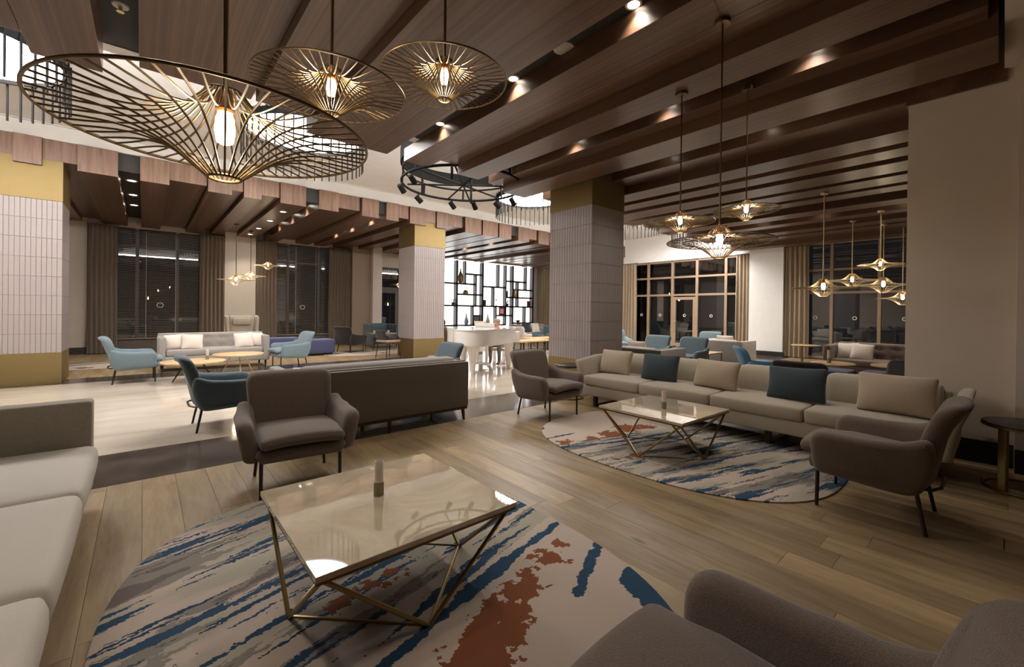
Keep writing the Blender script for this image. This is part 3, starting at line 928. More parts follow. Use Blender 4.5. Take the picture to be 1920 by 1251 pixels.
# ---- black ring truss with spotlights
def truss(cx, cy, z, R):
    t = thing('spotlight_truss', 'black circular ceiling truss carrying small spotlights', 'truss', (cx, cy, 0))
    def circ(r, zz, rad, name):
        obj(name, MB().path([(r * math.cos(2 * PI * k / 48), r * math.sin(2 * PI * k / 48), zz) for k in range(48)], rad, 8, True), M['black_matte'], t)
    circ(R, z, .022, 'lower_ring')
    circ(R * .98, z + .2, .018, 'upper_ring')
    for k in range(8):
        a = 2 * PI * k / 8 + .2
        obj('post', MB().tube((R * math.cos(a), R * math.sin(a), z), (R * .98 * math.cos(a), R * .98 * math.sin(a), z + .2), .018, n=8), M['black_matte'], t)
    q = .95 * R
    for (p0, p1) in [((-q, -.25), (q, .25)), ((-.3, -q), (.3, q)), ((-.65, -.75), (.65, .75)), ((.75, -.62), (-.75, .62))]:
        obj('brace', MB().tube((p0[0], p0[1], z), (p1[0], p1[1], z), .016, n=8), M['black_matte'], t)
    for (px_, py_) in [(-.55, -.5), (.5, -.6), (.55, .55), (-.5, .55)]:
        obj('hanger', MB().tube((px_, py_, z - .12), (px_, py_, 4.28), .022, n=8), M['black_matte'], t)
    obj('drum_band', MB().lathe([(R * 1.02, 4.02), (R * 1.02, 3.80), (R * .99, 3.80), (R * .99, 4.02)], 56, caps=False), M['black_matte'], t)
    k = 0
    for (a, rr, tilt) in [(2.6, 1, .4), (1.9, 1, -.2), (1.2, .95, .1), (.75, .9, .5), (.3, 1, -.4), (-.1, 1, .2), (3.2, .96, .3)]:
        x, y = R * rr * math.cos(a), R * rr * math.sin(a)
        sp = obj('spotlight', MB().tube((x, y, z), (x, y, z - .07), .012, n=8).tube((x - .05, y - .05 * tilt, z - .07), (x + .06, y + .06 * tilt, z - .17), .045, .05, 14), M['black_matte'], t)
        obj('spot_lens', MB().tube((x + .056, y + .056 * tilt, z - .166), (x + .063, y + .063 * tilt, z - .178), .042, .042, 14), M['frost'], sp)
truss(4.2, 6.3, 3.5, 1.05)

# ---- wire pendants
def pendant(x, y, z, R, zc, label, group, detailed, stem=None, watt=P_BULB, wire=.0029, nr=28):
    stem = stem or M['bronze']
    t = thing('wire_pendant', label, 'pendant light', (x, y, z), 0, group)
    s = R / .38
    up = [(.046 * s, .118 * s), (.066 * s, .09 * s), (.115 * s, .042 * s), (.19 * s, .012 * s), (.29 * s, .001), (R, 0)]
    dn_ = [(.04 * s, -.122 * s), (.075 * s, -.092 * s), (.125 * s, -.052 * s), (.19 * s, -.02 * s), (.27 * s, -.004), (R, 0)]
    def smoothp(pts):
        out = []
        for i in range(len(pts) - 1):
            p0 = pts[max(i - 1, 0)]; p1 = pts[i]; p2 = pts[i + 1]; p3 = pts[min(i + 2, len(pts) - 1)]
            for k in range(3):
                u = k / 3
                out.append(tuple(.5 * ((2 * p1[c]) + (-p0[c] + p2[c]) * u + (2 * p0[c] - 5 * p1[c] + 4 * p2[c] - p3[c]) * u * u + (-p0[c] + 3 * p1[c] - 3 * p2[c] + p3[c]) * u ** 3) for c in (0, 1)))
        out.append(pts[-1])
        return out
    U, D = smoothp(up), smoothp(dn_)
    cage = M['cage'] if detailed else M['brass_pale']
    part('rim', ('prim', R, wire), lambda mb: mb.path([(R * math.cos(2 * PI * k / 64), R * math.sin(2 * PI * k / 64), 0) for k in range(64)], wire * 1.5, 8, True), cage, t)
    part('lower_ring', ('plow', R, wire), lambda mb: mb.path([(.04 * s * math.cos(2 * PI * k / 24), .04 * s * math.sin(2 * PI * k / 24), -.122 * s) for k in range(24)], wire * 1.4, 8, True), cage, t)
    part('upper_ring', ('pup', R, wire), lambda mb: mb.path([(.046 * s * math.cos(2 * PI * k / 24), .046 * s * math.sin(2 * PI * k / 24), .118 * s) for k in range(24)], wire * 1.4, 8, True), cage, t)
    if detailed:
        for k in range(nr):
            a = 2 * PI * k / nr
            part('upper_rib', ('urib', R, wire), lambda mb: mb.path([(r, 0, zz) for r, zz in U], wire, 6), cage, t, rz=a)
            part('lower_rib', ('lrib', R, wire), lambda mb: mb.path([(r, 0, zz) for r, zz in D], wire, 6), cage, t, rz=a + PI / nr)
    else:
        def cagefn(mb):
            for k in range(24):
                a = 2 * PI * k / 24
                mb.path([(r * math.cos(a), r * math.sin(a), zz) for r, zz in U[::2] + [U[-1]]], wire, 5)
                b = a + PI / 24
                mb.path([(r * math.cos(b), r * math.sin(b), zz) for r, zz in D[::2] + [D[-1]]], wire, 5)
        c = part('wire_cage', ('pcage', R, wire), cagefn, cage, t)
        c['kind'] = 'stuff'
    part('socket', ('psock', R), lambda mb: mb.lathe([(.012 * s, .13 * s), (.022 * s, .118 * s), (.024 * s, .07 * s), (.019 * s, .064 * s)], 18), M['copper'], t)
    part('bulb', ('pbulb', R), lambda mb: mb.lathe([(.016 * s, .066 * s), (.023 * s, .045 * s), (.025 * s, .01 * s), (.02 * s, -.02 * s), (.0005, -.03 * s)], 18), M['bulb'] if detailed else M['bulb_far'], t)
    obj('stem', MB().tube((0, 0, .12 * s), (0, 0, zc - z - .02), .0065 if detailed else .010, n=8), stem, t)
    part('canopy', 'pcanopy', lambda mb: mb.lathe([(.012, -.03), (.055, -.028), (.058, 0)], 24), M['bronze'] if detailed else stem, t, (0, 0, zc - z))
    d = bpy.data.lights.new('bulb_light', 'POINT')
    d.energy = watt
    d.color = (1, .80, .56)
    d.shadow_soft_size = .03 * s
    l = bpy.data.objects.new('bulb_light', d)
    COL.objects.link(l)
    l.location = (0, 0, -.06 * s)
    l.parent = t
GP = 'wire cage pendants over the near table'
pendant(.17, 1.47, 1.79, .38, 3.57, 'largest wire pendant, hanging lowest at the upper left', GP, True)
pendant(.59, 1.89, 2.22, .30, 3.57, 'middle wire pendant of the near trio, with glowing copper socket', GP, True)
pendant(1.09, 1.81, 2.42, .30, 3.465, 'right wire pendant of the near trio, hanging highest', GP, True)
GP = 'wire cage pendants over the sofa table'
pendant(3.25, 1.42, 1.84, .375, HI, 'lowest wire pendant of the trio above the long beige sofa', GP, True)
pendant(3.76, 2.01, 2.15, .30, LO, 'left wire pendant of the trio above the long beige sofa', GP, True)
pendant(4.40, 1.67, 2.31, .295, HI, 'highest wire pendant of the trio above the long beige sofa', GP, True)
GP = 'far brass wire pendants on the right'
for (x, y, z, R, lb) in [(8.61, 2.02, 1.76, .46, 'far brass pendant in front of the khaki drape by the white pillar'), (11.57, 2.19, 2.06, .46, 'second brass pendant from the khaki drape, a little higher'), (10.83, 1.61, 2.30, .36, 'highest of the far right brass pendants'), (12.5, 1.8, 1.99, .54, 'large brass pendant directly below the highest far one'), (14.1, 1.66, 1.74, .52, 'brass pendant half hidden by the beige wall edge')]:
    pendant(x, y, z, R, DECK if x > 14 else LO, lb, GP, False, M['brass_pale'], 4, .0022)
GP = 'far gold pendants before the left windows'
for (x, y, z, R, lb) in [(1.88, 13.83, 2.06, .44, 'lowest gold pendant before the pale pillar with the wing chair'), (2.37, 14.75, 2.25, .4, 'middle gold pendant of the three by the wing chair'), (2.9, 15.18, 2.63, .36, 'highest gold pendant, in front of the brown drape')]:
    pendant(x, y, z, R, FLO, lb, GP, False, M['bronze'], 4, .0022)
pendant(7.3, 15.2, 2.25, .3, FHI, 'small gold pendant in front of the glazed entrance door', GP, False, M['bronze'], 3, .0022)

# ================================================================= FURNITURE
def armchair(x, y, rz, fab, label, group, name='armchair', seat=None, leg=None):
    """shell armchair, local front = +y"""
    seat = seat or fab
    leg = leg or M['black_metal']
    t = thing(name, label, 'armchair', (x, y, 0), rz, group)
    def back(mb):
        o = roundpoly([(-.275, .25, .07), (.275, .25, .07), (.315, .79, .085), (-.315, .79, .085)], 6, .06)
        def fn(a, b, w_):
            h = (b - .25) / .54
            roll = .09 * max(0, h - .62) ** 2 / .144
            return (a, -.235 + w_ - .155 * h - roll * .35 + .45 * a * a, b)
        mb.slab(o, .105, .045, fn)
    part('backrest', 'ac_back', back, fab, t, angle=80)
    for sg in (-1, 1):
        def arm(mb):
            o = roundpoly([(.276, .252, .07), (.297, .535, .10), (.0, .535, .5), (-.18, .548, .3), (-.305, .60, .095), (-.325, .44, .3), (-.25, .218, .10)], 6, .05)
            def fn(a, b, w_):
                h = (b - .25) / .3
                return (sg * (.298 + .045 * h + .012 * h * h) + w_ - sg * .05 * max(0, -.08 - a) / .25, a, b)
            mb.slab(o, .108, .044, fn)
        part('arm', ('ac_arm', sg), arm, fab, t, angle=80)
    def base(mb):
        mb.rbox((0, .03, .298), (.57, .58, .095), .035, lambda a, b, c: (a * (1 - .05 * (c < 0)), b, c - .025 * (.3 - b) * (c < 0)), [5, 5, 2])
    part('seat_shell', 'ac_base', base, fab, t, angle=80)
    def cush(mb):
        mb.rbox((0, .07, .384), (.535, .61, .078), .038, lambda a, b, c: (a, b, c + .022 * math.sin((b + .31) / .62 * PI * .55) - .02 * (abs(a) / .27) ** 2 * (1 if b > .1 else .3)), [6, 6, 2], .015)
    part('seat_cushion', 'ac_cush', cush, seat, t, angle=80)
    for sx in (-1, 1):
        part('leg', ('ac_fl', sx), lambda mb: mb.tube((sx * .25, .265, .28), (sx * .252, .268, 0), .0125, .011, 10), leg, t)
        part('leg', ('ac_rl', sx), lambda mb: mb.tube((sx * .225, -.215, .32), (sx * .25, -.275, 0), .0125, .011, 10), leg, t)
    part('rear_brace', 'ac_brace', lambda mb: mb.path([(-.23, -.225, .262), (-.20, -.30, .268), (-.12, -.33, .27), (.12, -.33, .27), (.20, -.30, .268), (.23, -.225, .262)], .009, 8), leg, t)
    for sx in (-1, 1):
        part('side_rail', ('ac_rail', sx), lambda mb: mb.path([(sx * .25, .262, .258), (sx * .24, 0, .235), (sx * .232, -.22, .24)], .008, 8), leg, t)
    return t
GB, GU = 'taupe brown armchairs', 'dusty blue armchairs'
armchair(.875, 3.53, PI - .10, M['brown_fab'], 'taupe armchair facing the camera behind the nearest marble table', GB)
armchair(3.72, .565, 0, M['brown_fab'], 'taupe armchair in profile at the right, by the end of the long sofa', GB)
armchair(3.82, 3.78, PI + .04, M['brown_fab'], 'taupe armchair between the dark sofa and the long beige sofa', GB)
armchair(.93, .33, .03, M['brown_fab'], 'taupe armchair cut by the bottom edge of the picture', GB)
armchair(.69, 5.73, -PI / 2, M['deepblue_fab'], 'slate blue armchair seen from behind, left of the dark sofa', GU, seat=M['blue_fab'])
armchair(-.12, 9.98, -PI / 2 + .03, M['blue_fab'], 'dusty blue armchair beside the left end of the grey tufted sofa', GU)
armchair(2.42, 10.35, PI / 2 + .1, M['blue_fab'], 'dusty blue armchair beside the right end of the grey tufted sofa', GU)
armchair(3.32, 5.80, PI / 2, M['deepblue_fab'], 'slate blue armchair whose back shows above the dark sofa right end', GU)

# ---- coffee tables
def prism_table(cx, cy, h, half, rz, label, group):
    t = thing('coffee_table', label, 'table', (cx, cy, 0), rz, group)
    obj('table_top', MB().rbox((0, 0, h - .011), (2 * half, 2 * half, .022), .003, seg=[1, 1, 1]), M['table_marble'], t)
    obj('top_frame', MB().box(-half + .004, half - .004, -half + .004, half - .004, h - .034, h - .0225), M['bronze'], t)
    q = half - .03
    c4 = [(-q, -q), (q, -q), (q, q), (-q, q)]
    m = half * .94
    b4 = [(0, -m), (m, 0), (0, m), (-m, 0)]
    zb = .012
    for i in range(4):
        x0, y0 = b4[i]
        x1, y1 = b4[(i + 1) % 4]
        obj('floor_bar', MB().tube((x0, y0, zb), (x1, y1, zb), .0095, n=8), M['brass'], t)
        for (a, b) in (c4[i], c4[(i + 1) % 4]):
            obj('strut', MB().tube((x0, y0, zb), (a, b, h - .034), .0095, n=8), M['brass'], t)
    return t
prism_table(.882, 1.955, .40, .447, 0, 'square cream marble coffee table nearest the camera, on angled brass bars', 'marble and brass coffee tables')
prism_table(3.735, 2.14, .40, .432, -.02, 'square cream marble coffee table in front of the long beige sofa', 'marble and brass coffee tables')
def candle(x, y, z, s, label):
    t = thing('candle_holder', label, 'candle holder', (x, y, z), 0, 'glass tube candle holders')
    def rib(mb):
        pr_ = []
        n = 40
        for k in range(n):
            r = .0235 * s * (1 if k % 2 else .93)
            pr_.append((r * math.cos(2 * PI * k / n), r * math.sin(2 * PI * k / n)))
        mb.prism(pr_, 0, .062 * s)
    part('ribbed_foot', ('cfoot', s), rib, M['cage_pale'], t)
    part('glass_tube', ('ctube', s), lambda mb: mb.lathe([(.019 * s, .062 * s), (.0205 * s, .064 * s), (.0205 * s, .165 * s), (.0185 * s, .165 * s), (.0185 * s, .07 * s)], 20, caps=False), M['frost'], t)
    part('candle_wax', ('cwax', s), lambda mb: mb.lathe([(.014 * s, .062 * s), (.014 * s, .10 * s), (.001, .103 * s)], 14), M['cream_ceramic'], t)
candle(.862, 1.995, .40, 1.0, 'ribbed candle holder with frosted tube on the nearest marble table')
candle(3.69, 2.11, .40, 1.0, 'ribbed candle holder with frosted tube on the table by the long sofa')

# ---- rugs
def oval_rug(cx, cy, a, b, n, mat, rz, label):
    mb = MB()
    out = []
    for k in range(96):
        q = 2 * PI * k / 96
        c, s = math.cos(q), math.sin(q)
        out.append((a * math.copysign(abs(c) ** (2 / n), c), b * math.copysign(abs(s) ** (2 / n), s)))
    N = len(out)
    for (sc, z) in ((1.0, .001), (1.0, .010), (.994, .014)):
        mb.v += [(x * sc, y * sc, z) for x, y in out]
    for j in range(2):
        for i in range(N):
            k = (i + 1) % N
            mb.f.append((j * N + i, j * N + k, (j + 1) * N + k, (j + 1) * N + i))
    mb.f.append(tuple(2 * N + i for i in range(N)))
    mb.f.append(tuple(reversed(range(N))))
    o = obj('oval_rug', mb, mat, None, (cx, cy, 0), rz)
    tag(o, label, 'rug', 'oval patterned rugs')
oval_rug(.885, 1.93, 1.04, 1.36, 2.7, M['rug_a'], 0, 'oval rug with navy streaks and rust patches under the nearest table')
oval_rug(3.99, 2.17, 1.04, 1.38, 2.6, M['rug_b'], 0, 'oval rug with navy streaks under the table by the long sofa')
oval_rug(-1.2, 13.0, 1.4, .7, 2.4, M['rug_far'], 0, 'pale patterned rug behind the left tiled column')
oval_rug(5.1, 12.6, 1.3, .75, 2.4, M['rug_far'], 0, 'pale patterned rug under the dark chairs far left of the piano')

# ---- sofas.  local: width along x, front +y, origin on the floor under the middle
def cushion_part(name, key, t, mat, c, size, r, puff=.012):
    return part(name, key, lambda mb: mb.rbox(c, size, r, None, None, puff), mat, t, angle=80)
def long_sofa():
    L = 3.74
    t = thing('long_sofa', 'long beige four-seat sofa with flared arms along the right side', 'sofa', (5.02, 2.09, 0), PI / 2)
    f = M['beige_fab']
    obj('base', MB().rbox((0, .02, .23), (L - .18, .82, .15), .02), f, t, angle=80)
    for i in range(4):
        w_ = (L - .24) / 4
        cx = -(L - .24) / 2 + (i + .5) * w_
        obj('seat_cushion', MB().rbox((cx, .07, .365), (w_ - .008, .76, .13), .028, None, None, .014), f, t, angle=80)
        obj('back_cushion', MB().rbox((cx, -.29, .52), (w_ - .01, .19, .36), .06, lambda a, b, c: (a, b - .22 * (c + .18), c), None, .018), f, t, angle=80)
    for sg in (-1, 1):
        def flare(a, b, c):
            h = (c + .24) / .48
            return (a + sg * (.10 * h * h), b - .02 * h, c - .05 * max(0, b / .42) * h)
        obj('arm', MB().rbox((sg * (L / 2 - .07), .0, .425), (.10, .88, .50), .04, flare, [2, 6, 6]), f, t, angle=80)
    obj('back_panel', MB().rbox((0, -.38, .40), (L - .14, .08, .48), .03), f, t, angle=80)
    for cx in (-1.62, -.55, .55, 1.62):
        obj('sled_leg', MB().rbox((cx, .33, .08), (.05, .05, .155), .003, seg=[1, 1, 1]).rbox((cx, 0, .014), (.05, .70, .028), .003, seg=[1, 1, 1]).rbox((cx, -.33, .08), (.05, .05, .155), .003, seg=[1, 1, 1]), M['black_metal'], t)
    return t
long_sofa()
def pillow(x, y, z, w_, h_, th, rz, tilt, mat, label, group, roll=0.0):
    """soft pillow leaning back; local face normal = +y"""
    o = part('throw_pillow', ('pillow', round(w_, 2), round(h_, 2)), lambda mb: mb.rbox((0, 0, 0), (w_, th, h_), .028, lambda a, b, c: (a * (1 - .05 * (1 - (abs(c) / (h_ / 2)) ** 2)), b * (.30 + .95 * max(0, 1 - (a / (w_ / 2)) ** 2) ** .6 * max(0, 1 - (c / (h_ / 2)) ** 2) ** .6), c * (1 - .05 * (1 - (abs(a) / (w_ / 2)) ** 2))), [8, 2, 8]), mat, None, (x, y, z), 0, angle=80)
    o.rotation_euler = (Matrix.Rotation(rz, 4, 'Z') @ Matrix.Rotation(tilt, 4, 'X') @ Matrix.Rotation(roll, 4, 'Y')).to_euler()
    return tag(o, label, 'pillow', group)
GS = 'throw pillows on the long beige sofa'
pillow(5.02, 3.62, .600, .50, .34, .15, PI / 2, .30, M['beige_pillow'], 'sand pillow at the far left end of the long sofa', GS)
pillow(5.00, 2.92, .600, .50, .34, .15, PI / 2, .28, M['teal_fab'], 'dark teal pillow nearer the tiled column', GS, .02)
pillow(5.00, 2.20, .595, .50, .33, .15, PI / 2, .30, M['beige_pillow'], 'sand pillow between the two dark teal pillows', GS, -.03)
pillow(4.96, 1.38, .600, .52, .34, .15, PI / 2, .34, M['teal_fab'], 'dark teal pillow nearer the right wall, in the middle of the sofa', GS, .03)
pillow(4.97, .62, .610, .54, .35, .16, PI / 2, .30, M['beige_pillow'], 'sand pillow at the right end of the long sofa', GS)

def left_sofa():
    t = thing('grey_sofa', 'pale grey sofa with loose seat cushions cut by the left edge', 'sofa', (-.68, 2.35, 0), -PI / 2)
    # local x -> world -y ; local front +y -> world +x
    f = M['grey_fab']
    obj('base', MB().rbox((0, 0, .21), (2.95, .86, .17), .02), f, t, angle=80)
    for i in range(3):
        cx = -1.44 + .46 + i * .925
        obj('seat_cushion', MB().rbox((cx, .04, .355), (.915, .86, .15), .045, None, None, .016), f, t, angle=80)
    obj('arm', MB().rbox((-1.52, -.02, .41), (.14, .92, .58), .02), M['olive_fab'], t, angle=80)
    obj('arm', MB().rbox((1.52, -.02, .41), (.14, .92, .58), .02), M['olive_fab'], t, angle=80)
    obj('back_panel', MB().rbox((0, -.46, .42), (3.10, .12, .60), .02), M['olive_fab'], t, angle=80)
    for sx in (-1.42, 1.42):
        for sy in (-.38, .38):
            obj('leg', MB().tube((sx, sy, .13), (sx, sy, 0), .022, .016, 10), M['dark_wood'], t)
left_sofa()
def dark_sofa():
    t = thing('dark_back_sofa', 'taupe sofa standing with its dark back to the camera', 'sofa', (1.945, 4.62, 0), 0)
    W = 1.93
    obj('back_panel', MB().rbox((0, -.385, .43), (W, .07, .53), .012), M['sofa_back'], t, angle=60)
    obj('back_edge', MB().rbox((0, -.345, .70), (W - .02, .03, .02), .008), M['stone_fab'], t)
    obj('back_cushion', MB().rbox((0, -.24, .57), (W - .22, .19, .36), .07, None, None, .015), M['stone_fab'], t, angle=80)
    for sg in (-1, 1):
        obj('arm', MB().rbox((sg * (W / 2 - .05), .03, .43), (.10, .80, .53), .025), M['stone_fab'], t, angle=80)
    obj('base', MB().rbox((0, .02, .215), (W - .2, .76, .13), .02), M['stone_fab'], t, angle=80)
    for sg in (-1, 1):
        obj('seat_cushion', MB().rbox((sg * .43, .08, .34), (.85, .70, .13), .04, None, None, .012), M['stone_fab'], t, angle=80)
    obj('plinth_frame', MB().box(-W / 2 + .01, W / 2 - .01, -.41, -.35, .135, .165).box(-W / 2 + .01, W / 2 - .01, .35, .41, .135, .165).box(-W / 2 + .01, -W / 2 + .07, -.35, .35, .135, .165).box(W / 2 - .07, W / 2 - .01, -.35, .35, .135, .165), M['dark_wood'], t)
    for sx in (-W / 2 + .05, 0, W / 2 - .05):
        for sy in (-.37, .37):
            obj('leg', MB().tube((sx, sy, .14), (sx + .02 * (sx > 0) - .02 * (sx < 0), sy, 0), .024, .014, 8), M['dark_wood'], t)
dark_sofa()
pillow(1.30, 4.64, .545, .42, .36, .13, 0, .3, M['white_fab'], 'ivory pillow peeping over the left of the dark-backed sofa', 'pillows on the dark-backed sofa')
pillow(2.45, 4.64, .545, .42, .36, .13, 0, .3, M['white_fab'], 'ivory pillow peeping over the right of the dark-backed sofa', 'pillows on the dark-backed sofa')

def tufted_sofa(x, y, rz, W, fab, label, h=.76, rows=2, ncol=6):
    t = thing('tufted_sofa', label, 'sofa', (x, y, 0), rz, 'tufted sofas')
    D = .82
    obj('base', MB().rbox((0, .02, .23), (W - .2, D - .06, .16), .02), fab, t, angle=80)
    def tuft(a, b, c):
        u = (a / (W - .26) + .5) * ncol
        v = (c / .36 + .5) * rows
        d = .04 * math.exp(-(((u % 1) - .5) ** 2 + ((v % 1) - .5) ** 2) * 22)
        return (a, b - (d if b > 0 else 0), c)
    obj('backrest', MB().rbox((0, -D / 2 + .10, .56), (W - .22, .18, .38), .05, tuft, [ncol * 5, 2, rows * 5]), fab, t, angle=80)
    for i in range(ncol):
        for j in range(rows):
            part('button', 'tuft_button', lambda mb: mb.lathe([(.001, 0), (.009, .004), (.014, .012), (.012, .02), (.0005, .024)], 10), fab, t, ((i + .5 - ncol / 2) * (W - .26) / ncol, -D / 2 + .185, .55 + (j + .5 - rows / 2) * .18))
    for sg in (-1, 1):
        obj('arm', MB().rbox((sg * (W / 2 - .06), 0, .42), (.12, D, .56), .03), fab, t, angle=80)
    obj('back_panel', MB().rbox((0, -D / 2 + .03, .45), (W - .02, .06, h - .16), .02), fab, t, angle=80)
    obj('seat_cushion', MB().rbox((0, .06, .375), (W - .25, D - .14, .13), .035, None, None, .012), fab, t, angle=80)
    for sx in (-W / 2 + .07, W / 2 - .07):
        for sy in (-D / 2 + .06, D / 2 - .06):
            obj('leg', MB().tube((sx, sy, .16), (sx, sy, 0), .024, .014, 8), M['dark_wood'], t)
    return t
tufted_sofa(1.17, 11.3, PI, 1.92, M['stone_fab'], 'grey tufted sofa with white pillows at the far left windows')
GS = 'white pillows on the grey tufted sofa'
pillow(.47, 11.20, .585, .33, .31, .13, PI, .28, M['white_fab'], 'white pillow at the outer left of the grey tufted sofa', GS, .08)
pillow(.76, 11.10, .585, .36, .32, .13, PI, .30, M['white_fab'], 'white pillow second from the left on the grey tufted sofa', GS, -.05)
pillow(1.66, 11.10, .59, .36, .33, .13, PI, .30, M['white_fab'], 'white pillow second from the right on the grey tufted sofa', GS, .06)
pillow(1.90, 11.20, .59, .30, .32, .13, PI, .28, M['white_fab'], 'white pillow at the outer right of the grey tufted sofa', GS, -.05)

def round_table(x, y, h, r, top, leg, label, group, name='side_table', legs=3, oval=1.0):
    t = thing(name, label, 'table', (x, y, 0), 0, group)
    mb = MB().lathe([(.0001, h - .026), (r - .01, h - .026), (r, h - .018), (r, h - .004), (r - .006, h), (.0001, h)], 40)
    mb.v = [(a, b * oval, c) for a, b, c in mb.v]
    obj('table_top', mb, top, t)
    for k in range(legs):
        a = 2 * PI * k / legs + .5
        obj('leg', MB().tube((.28 * r * math.cos(a), .28 * r * oval * math.sin(a), h - .026), (.72 * r * math.cos(a), .72 * r * oval * math.sin(a), 0), .014, .010, 8), leg, t)
    obj('hub', MB().lathe([(.0001, h - .06), (.32 * r, h - .05), (.36 * r, h - .026)], 16), leg, t)
    return t
GT = 'pale round wooden tables by the grey tufted sofa'
round_table(.66, 9.30, .37, .46, M['light_wood'], M['black_metal'], 'round pale wood table behind the slate blue armchair', GT, 'wood_table')
round_table(1.38, 9.75, .42, .42, M['light_wood'], M['brass_pale'], 'taller round pale wood table in front of the tufted sofa right half', GT, 'wood_table')
candle(.86, 9.42, .37, 1.1, 'candle holder on the round pale wood table behind the blue chair')

def c_table(x, y, h, r, rz, label, top):
    t = thing('c_side_table', label, 'side table', (x, y, 0), rz)
    obj('table_top', MB().lathe([(.0001, h - .02), (r - .004, h - .02), (r, h - .016), (r, h - .003), (r - .004, h), (.0001, h)], 40), top, t)
    obj('edge_band', MB().lathe([(r, h - .032), (r + .003, h - .03), (r + .003, h - .018), (r, h - .017)], 40, caps=False), M['brass'], t)
    obj('post', MB().rbox((-r + .02, 0, h / 2), (.03, .05, h - .03), .004, seg=[1, 1, 1]), M['brass'], t)
    obj('foot_ring', MB().path([(r * .95 * math.cos(2 * PI * k / 40), r * .95 * math.sin(2 * PI * k / 40), .008) for k in range(40)], .011, 6, True), M['brass'], t)
c_table(4.98, -.15, .50, .26, -PI * .20, 'small dark round side table on one brass post by the right wall', M['dark_wood'])
c_table(4.86, 4.35, .50, .22, -PI * .3, 'small dark round side table behind the taupe armchair by the gold column foot', M['dark_wood'])
c_table(12.4, 3.25, .55, .32, 0, 'small brass side table in front of the khaki drape right of the white pillar', M['brass_pale'])

def wing_chair(x, y, rz):
    t = thing('wing_chair', 'tall beige tufted wing chair in front of the pale far pillar', 'armchair', (x, y, 0), rz)
    f = M['beige_fab']
    obj('seat', MB().rbox((0, .05, .38), (.60, .62, .22), .05), f, t, angle=80)
    obj('backrest', MB().rbox((0, -.26, .74), (.56, .14, .70), .06, lambda a, b, c: (a, b - .10 * (c + .35), c)), f, t, angle=80)
    obj('head_cushion', MB().rbox((0, -.20, .93), (.42, .09, .20), .04, None, None, .01), f, t, angle=80)
    for sg in (-1, 1):
        obj('wing', MB().rbox((sg * .33, -.14, .66), (.08, .36, .82), .035, lambda a, b, c: (a + sg * .06 * max(0, c), b - .10 * (c + .4) - .0 * a, c + .03 * (b < 0))), f, t, angle=80)
        for sy in (-.26, .28):
            obj('leg', MB().tube((sg * .25, sy, .28), (sg * .27, sy, 0), .02, .014, 8), M['dark_wood'], t)
    for i in (-1, 1):
        part('button', 'wing_button', lambda mb: mb.lathe([(.001, 0), (.012, .006), (.001, .014)], 8), f, t, (i * .12, -.18, .7))
wing_chair(2.02, 13.6, PI)

def ottoman(x, y, sx, sy, h, label, group, mat=None, rz=0):
    t = thing('ottoman', label, 'ottoman', (x, y, 0), rz, group)
    obj('seat', MB().rbox((0, 0, h / 2 + .03), (sx, sy, h - .06), .035, None, None, .01), mat or M['purple_fab'], t, angle=80)
    for a in (-1, 1):
        for b in (-1, 1):
            obj('foot', MB().tube((a * (sx / 2 - .07), b * (sy / 2 - .07), .065), (a * (sx / 2 - .07), b * (sy / 2 - .07), 0), .02, .016, 8), M['dark_wood'], t)
GO = 'violet blue ottomans'
ottoman(3.62, 12.85, .95, .6, .44, 'violet blue ottoman behind the right blue armchair by the windows', GO)
ottoman(2.95, 13.7, .9, .6, .46, 'second violet blue ottoman, farther back under the window', GO)
armchair(4.70, 13.05, .5 + PI / 2 + PI, M['black_fab'], 'black armchair with blue seat at the far brown pillar', 'black armchairs', seat=M['blue_fab'])
armchair(-1.78, 13.6, PI / 2, M['black_fab'], 'black armchair half hidden behind the left tiled column', 'black armchairs', seat=M['blue_fab'])

# chair with jacket beside the piano column
def side_chair(x, y, rz, fab, label):
    t = thing('side_chair', label, 'chair', (x, y, 0), rz)
    obj('seat', MB().rbox((0, 0, .46), (.48, .46, .07), .03), fab, t, angle=80)
    obj('backrest', MB().rbox((0, -.22, .64), (.42, .05, .24), .024, lambda a, b, c: (a, b - .12 * (c + .15), c)), M['black_fab'], t, angle=80)
    for sx in (-1, 1):
        for sy in (-1, 1):
            obj('leg', MB().tube((sx * .19, sy * .18, .44), (sx * .24, sy * .22, 0), .014, .010, 8), M['black_metal'], t)
        obj('back_post', MB().tube((sx * .19, -.20, .44), (sx * .18, -.24, .62), .012, n=8), M['black_metal'], t)
side_chair(4.95, 10.95, -PI / 2 + .2, M['pink_fab'], 'dusty pink seated chair at the foot of the piano-side tiled column')
jk = MB().rbox((0, 0, 0), (.40, .42, .14), .05, lambda a, b, c: (a, b * (1 - .25 * (c > 0)), c * (1 + .35 * math.sin(7 * a) * math.cos(5 * b))))
tag(obj('jacket', jk, M['black_fab'], None, (4.98, 10.97, .565), .3, 80), 'black jacket heaped on the pink chair by the tiled column', 'jacket')

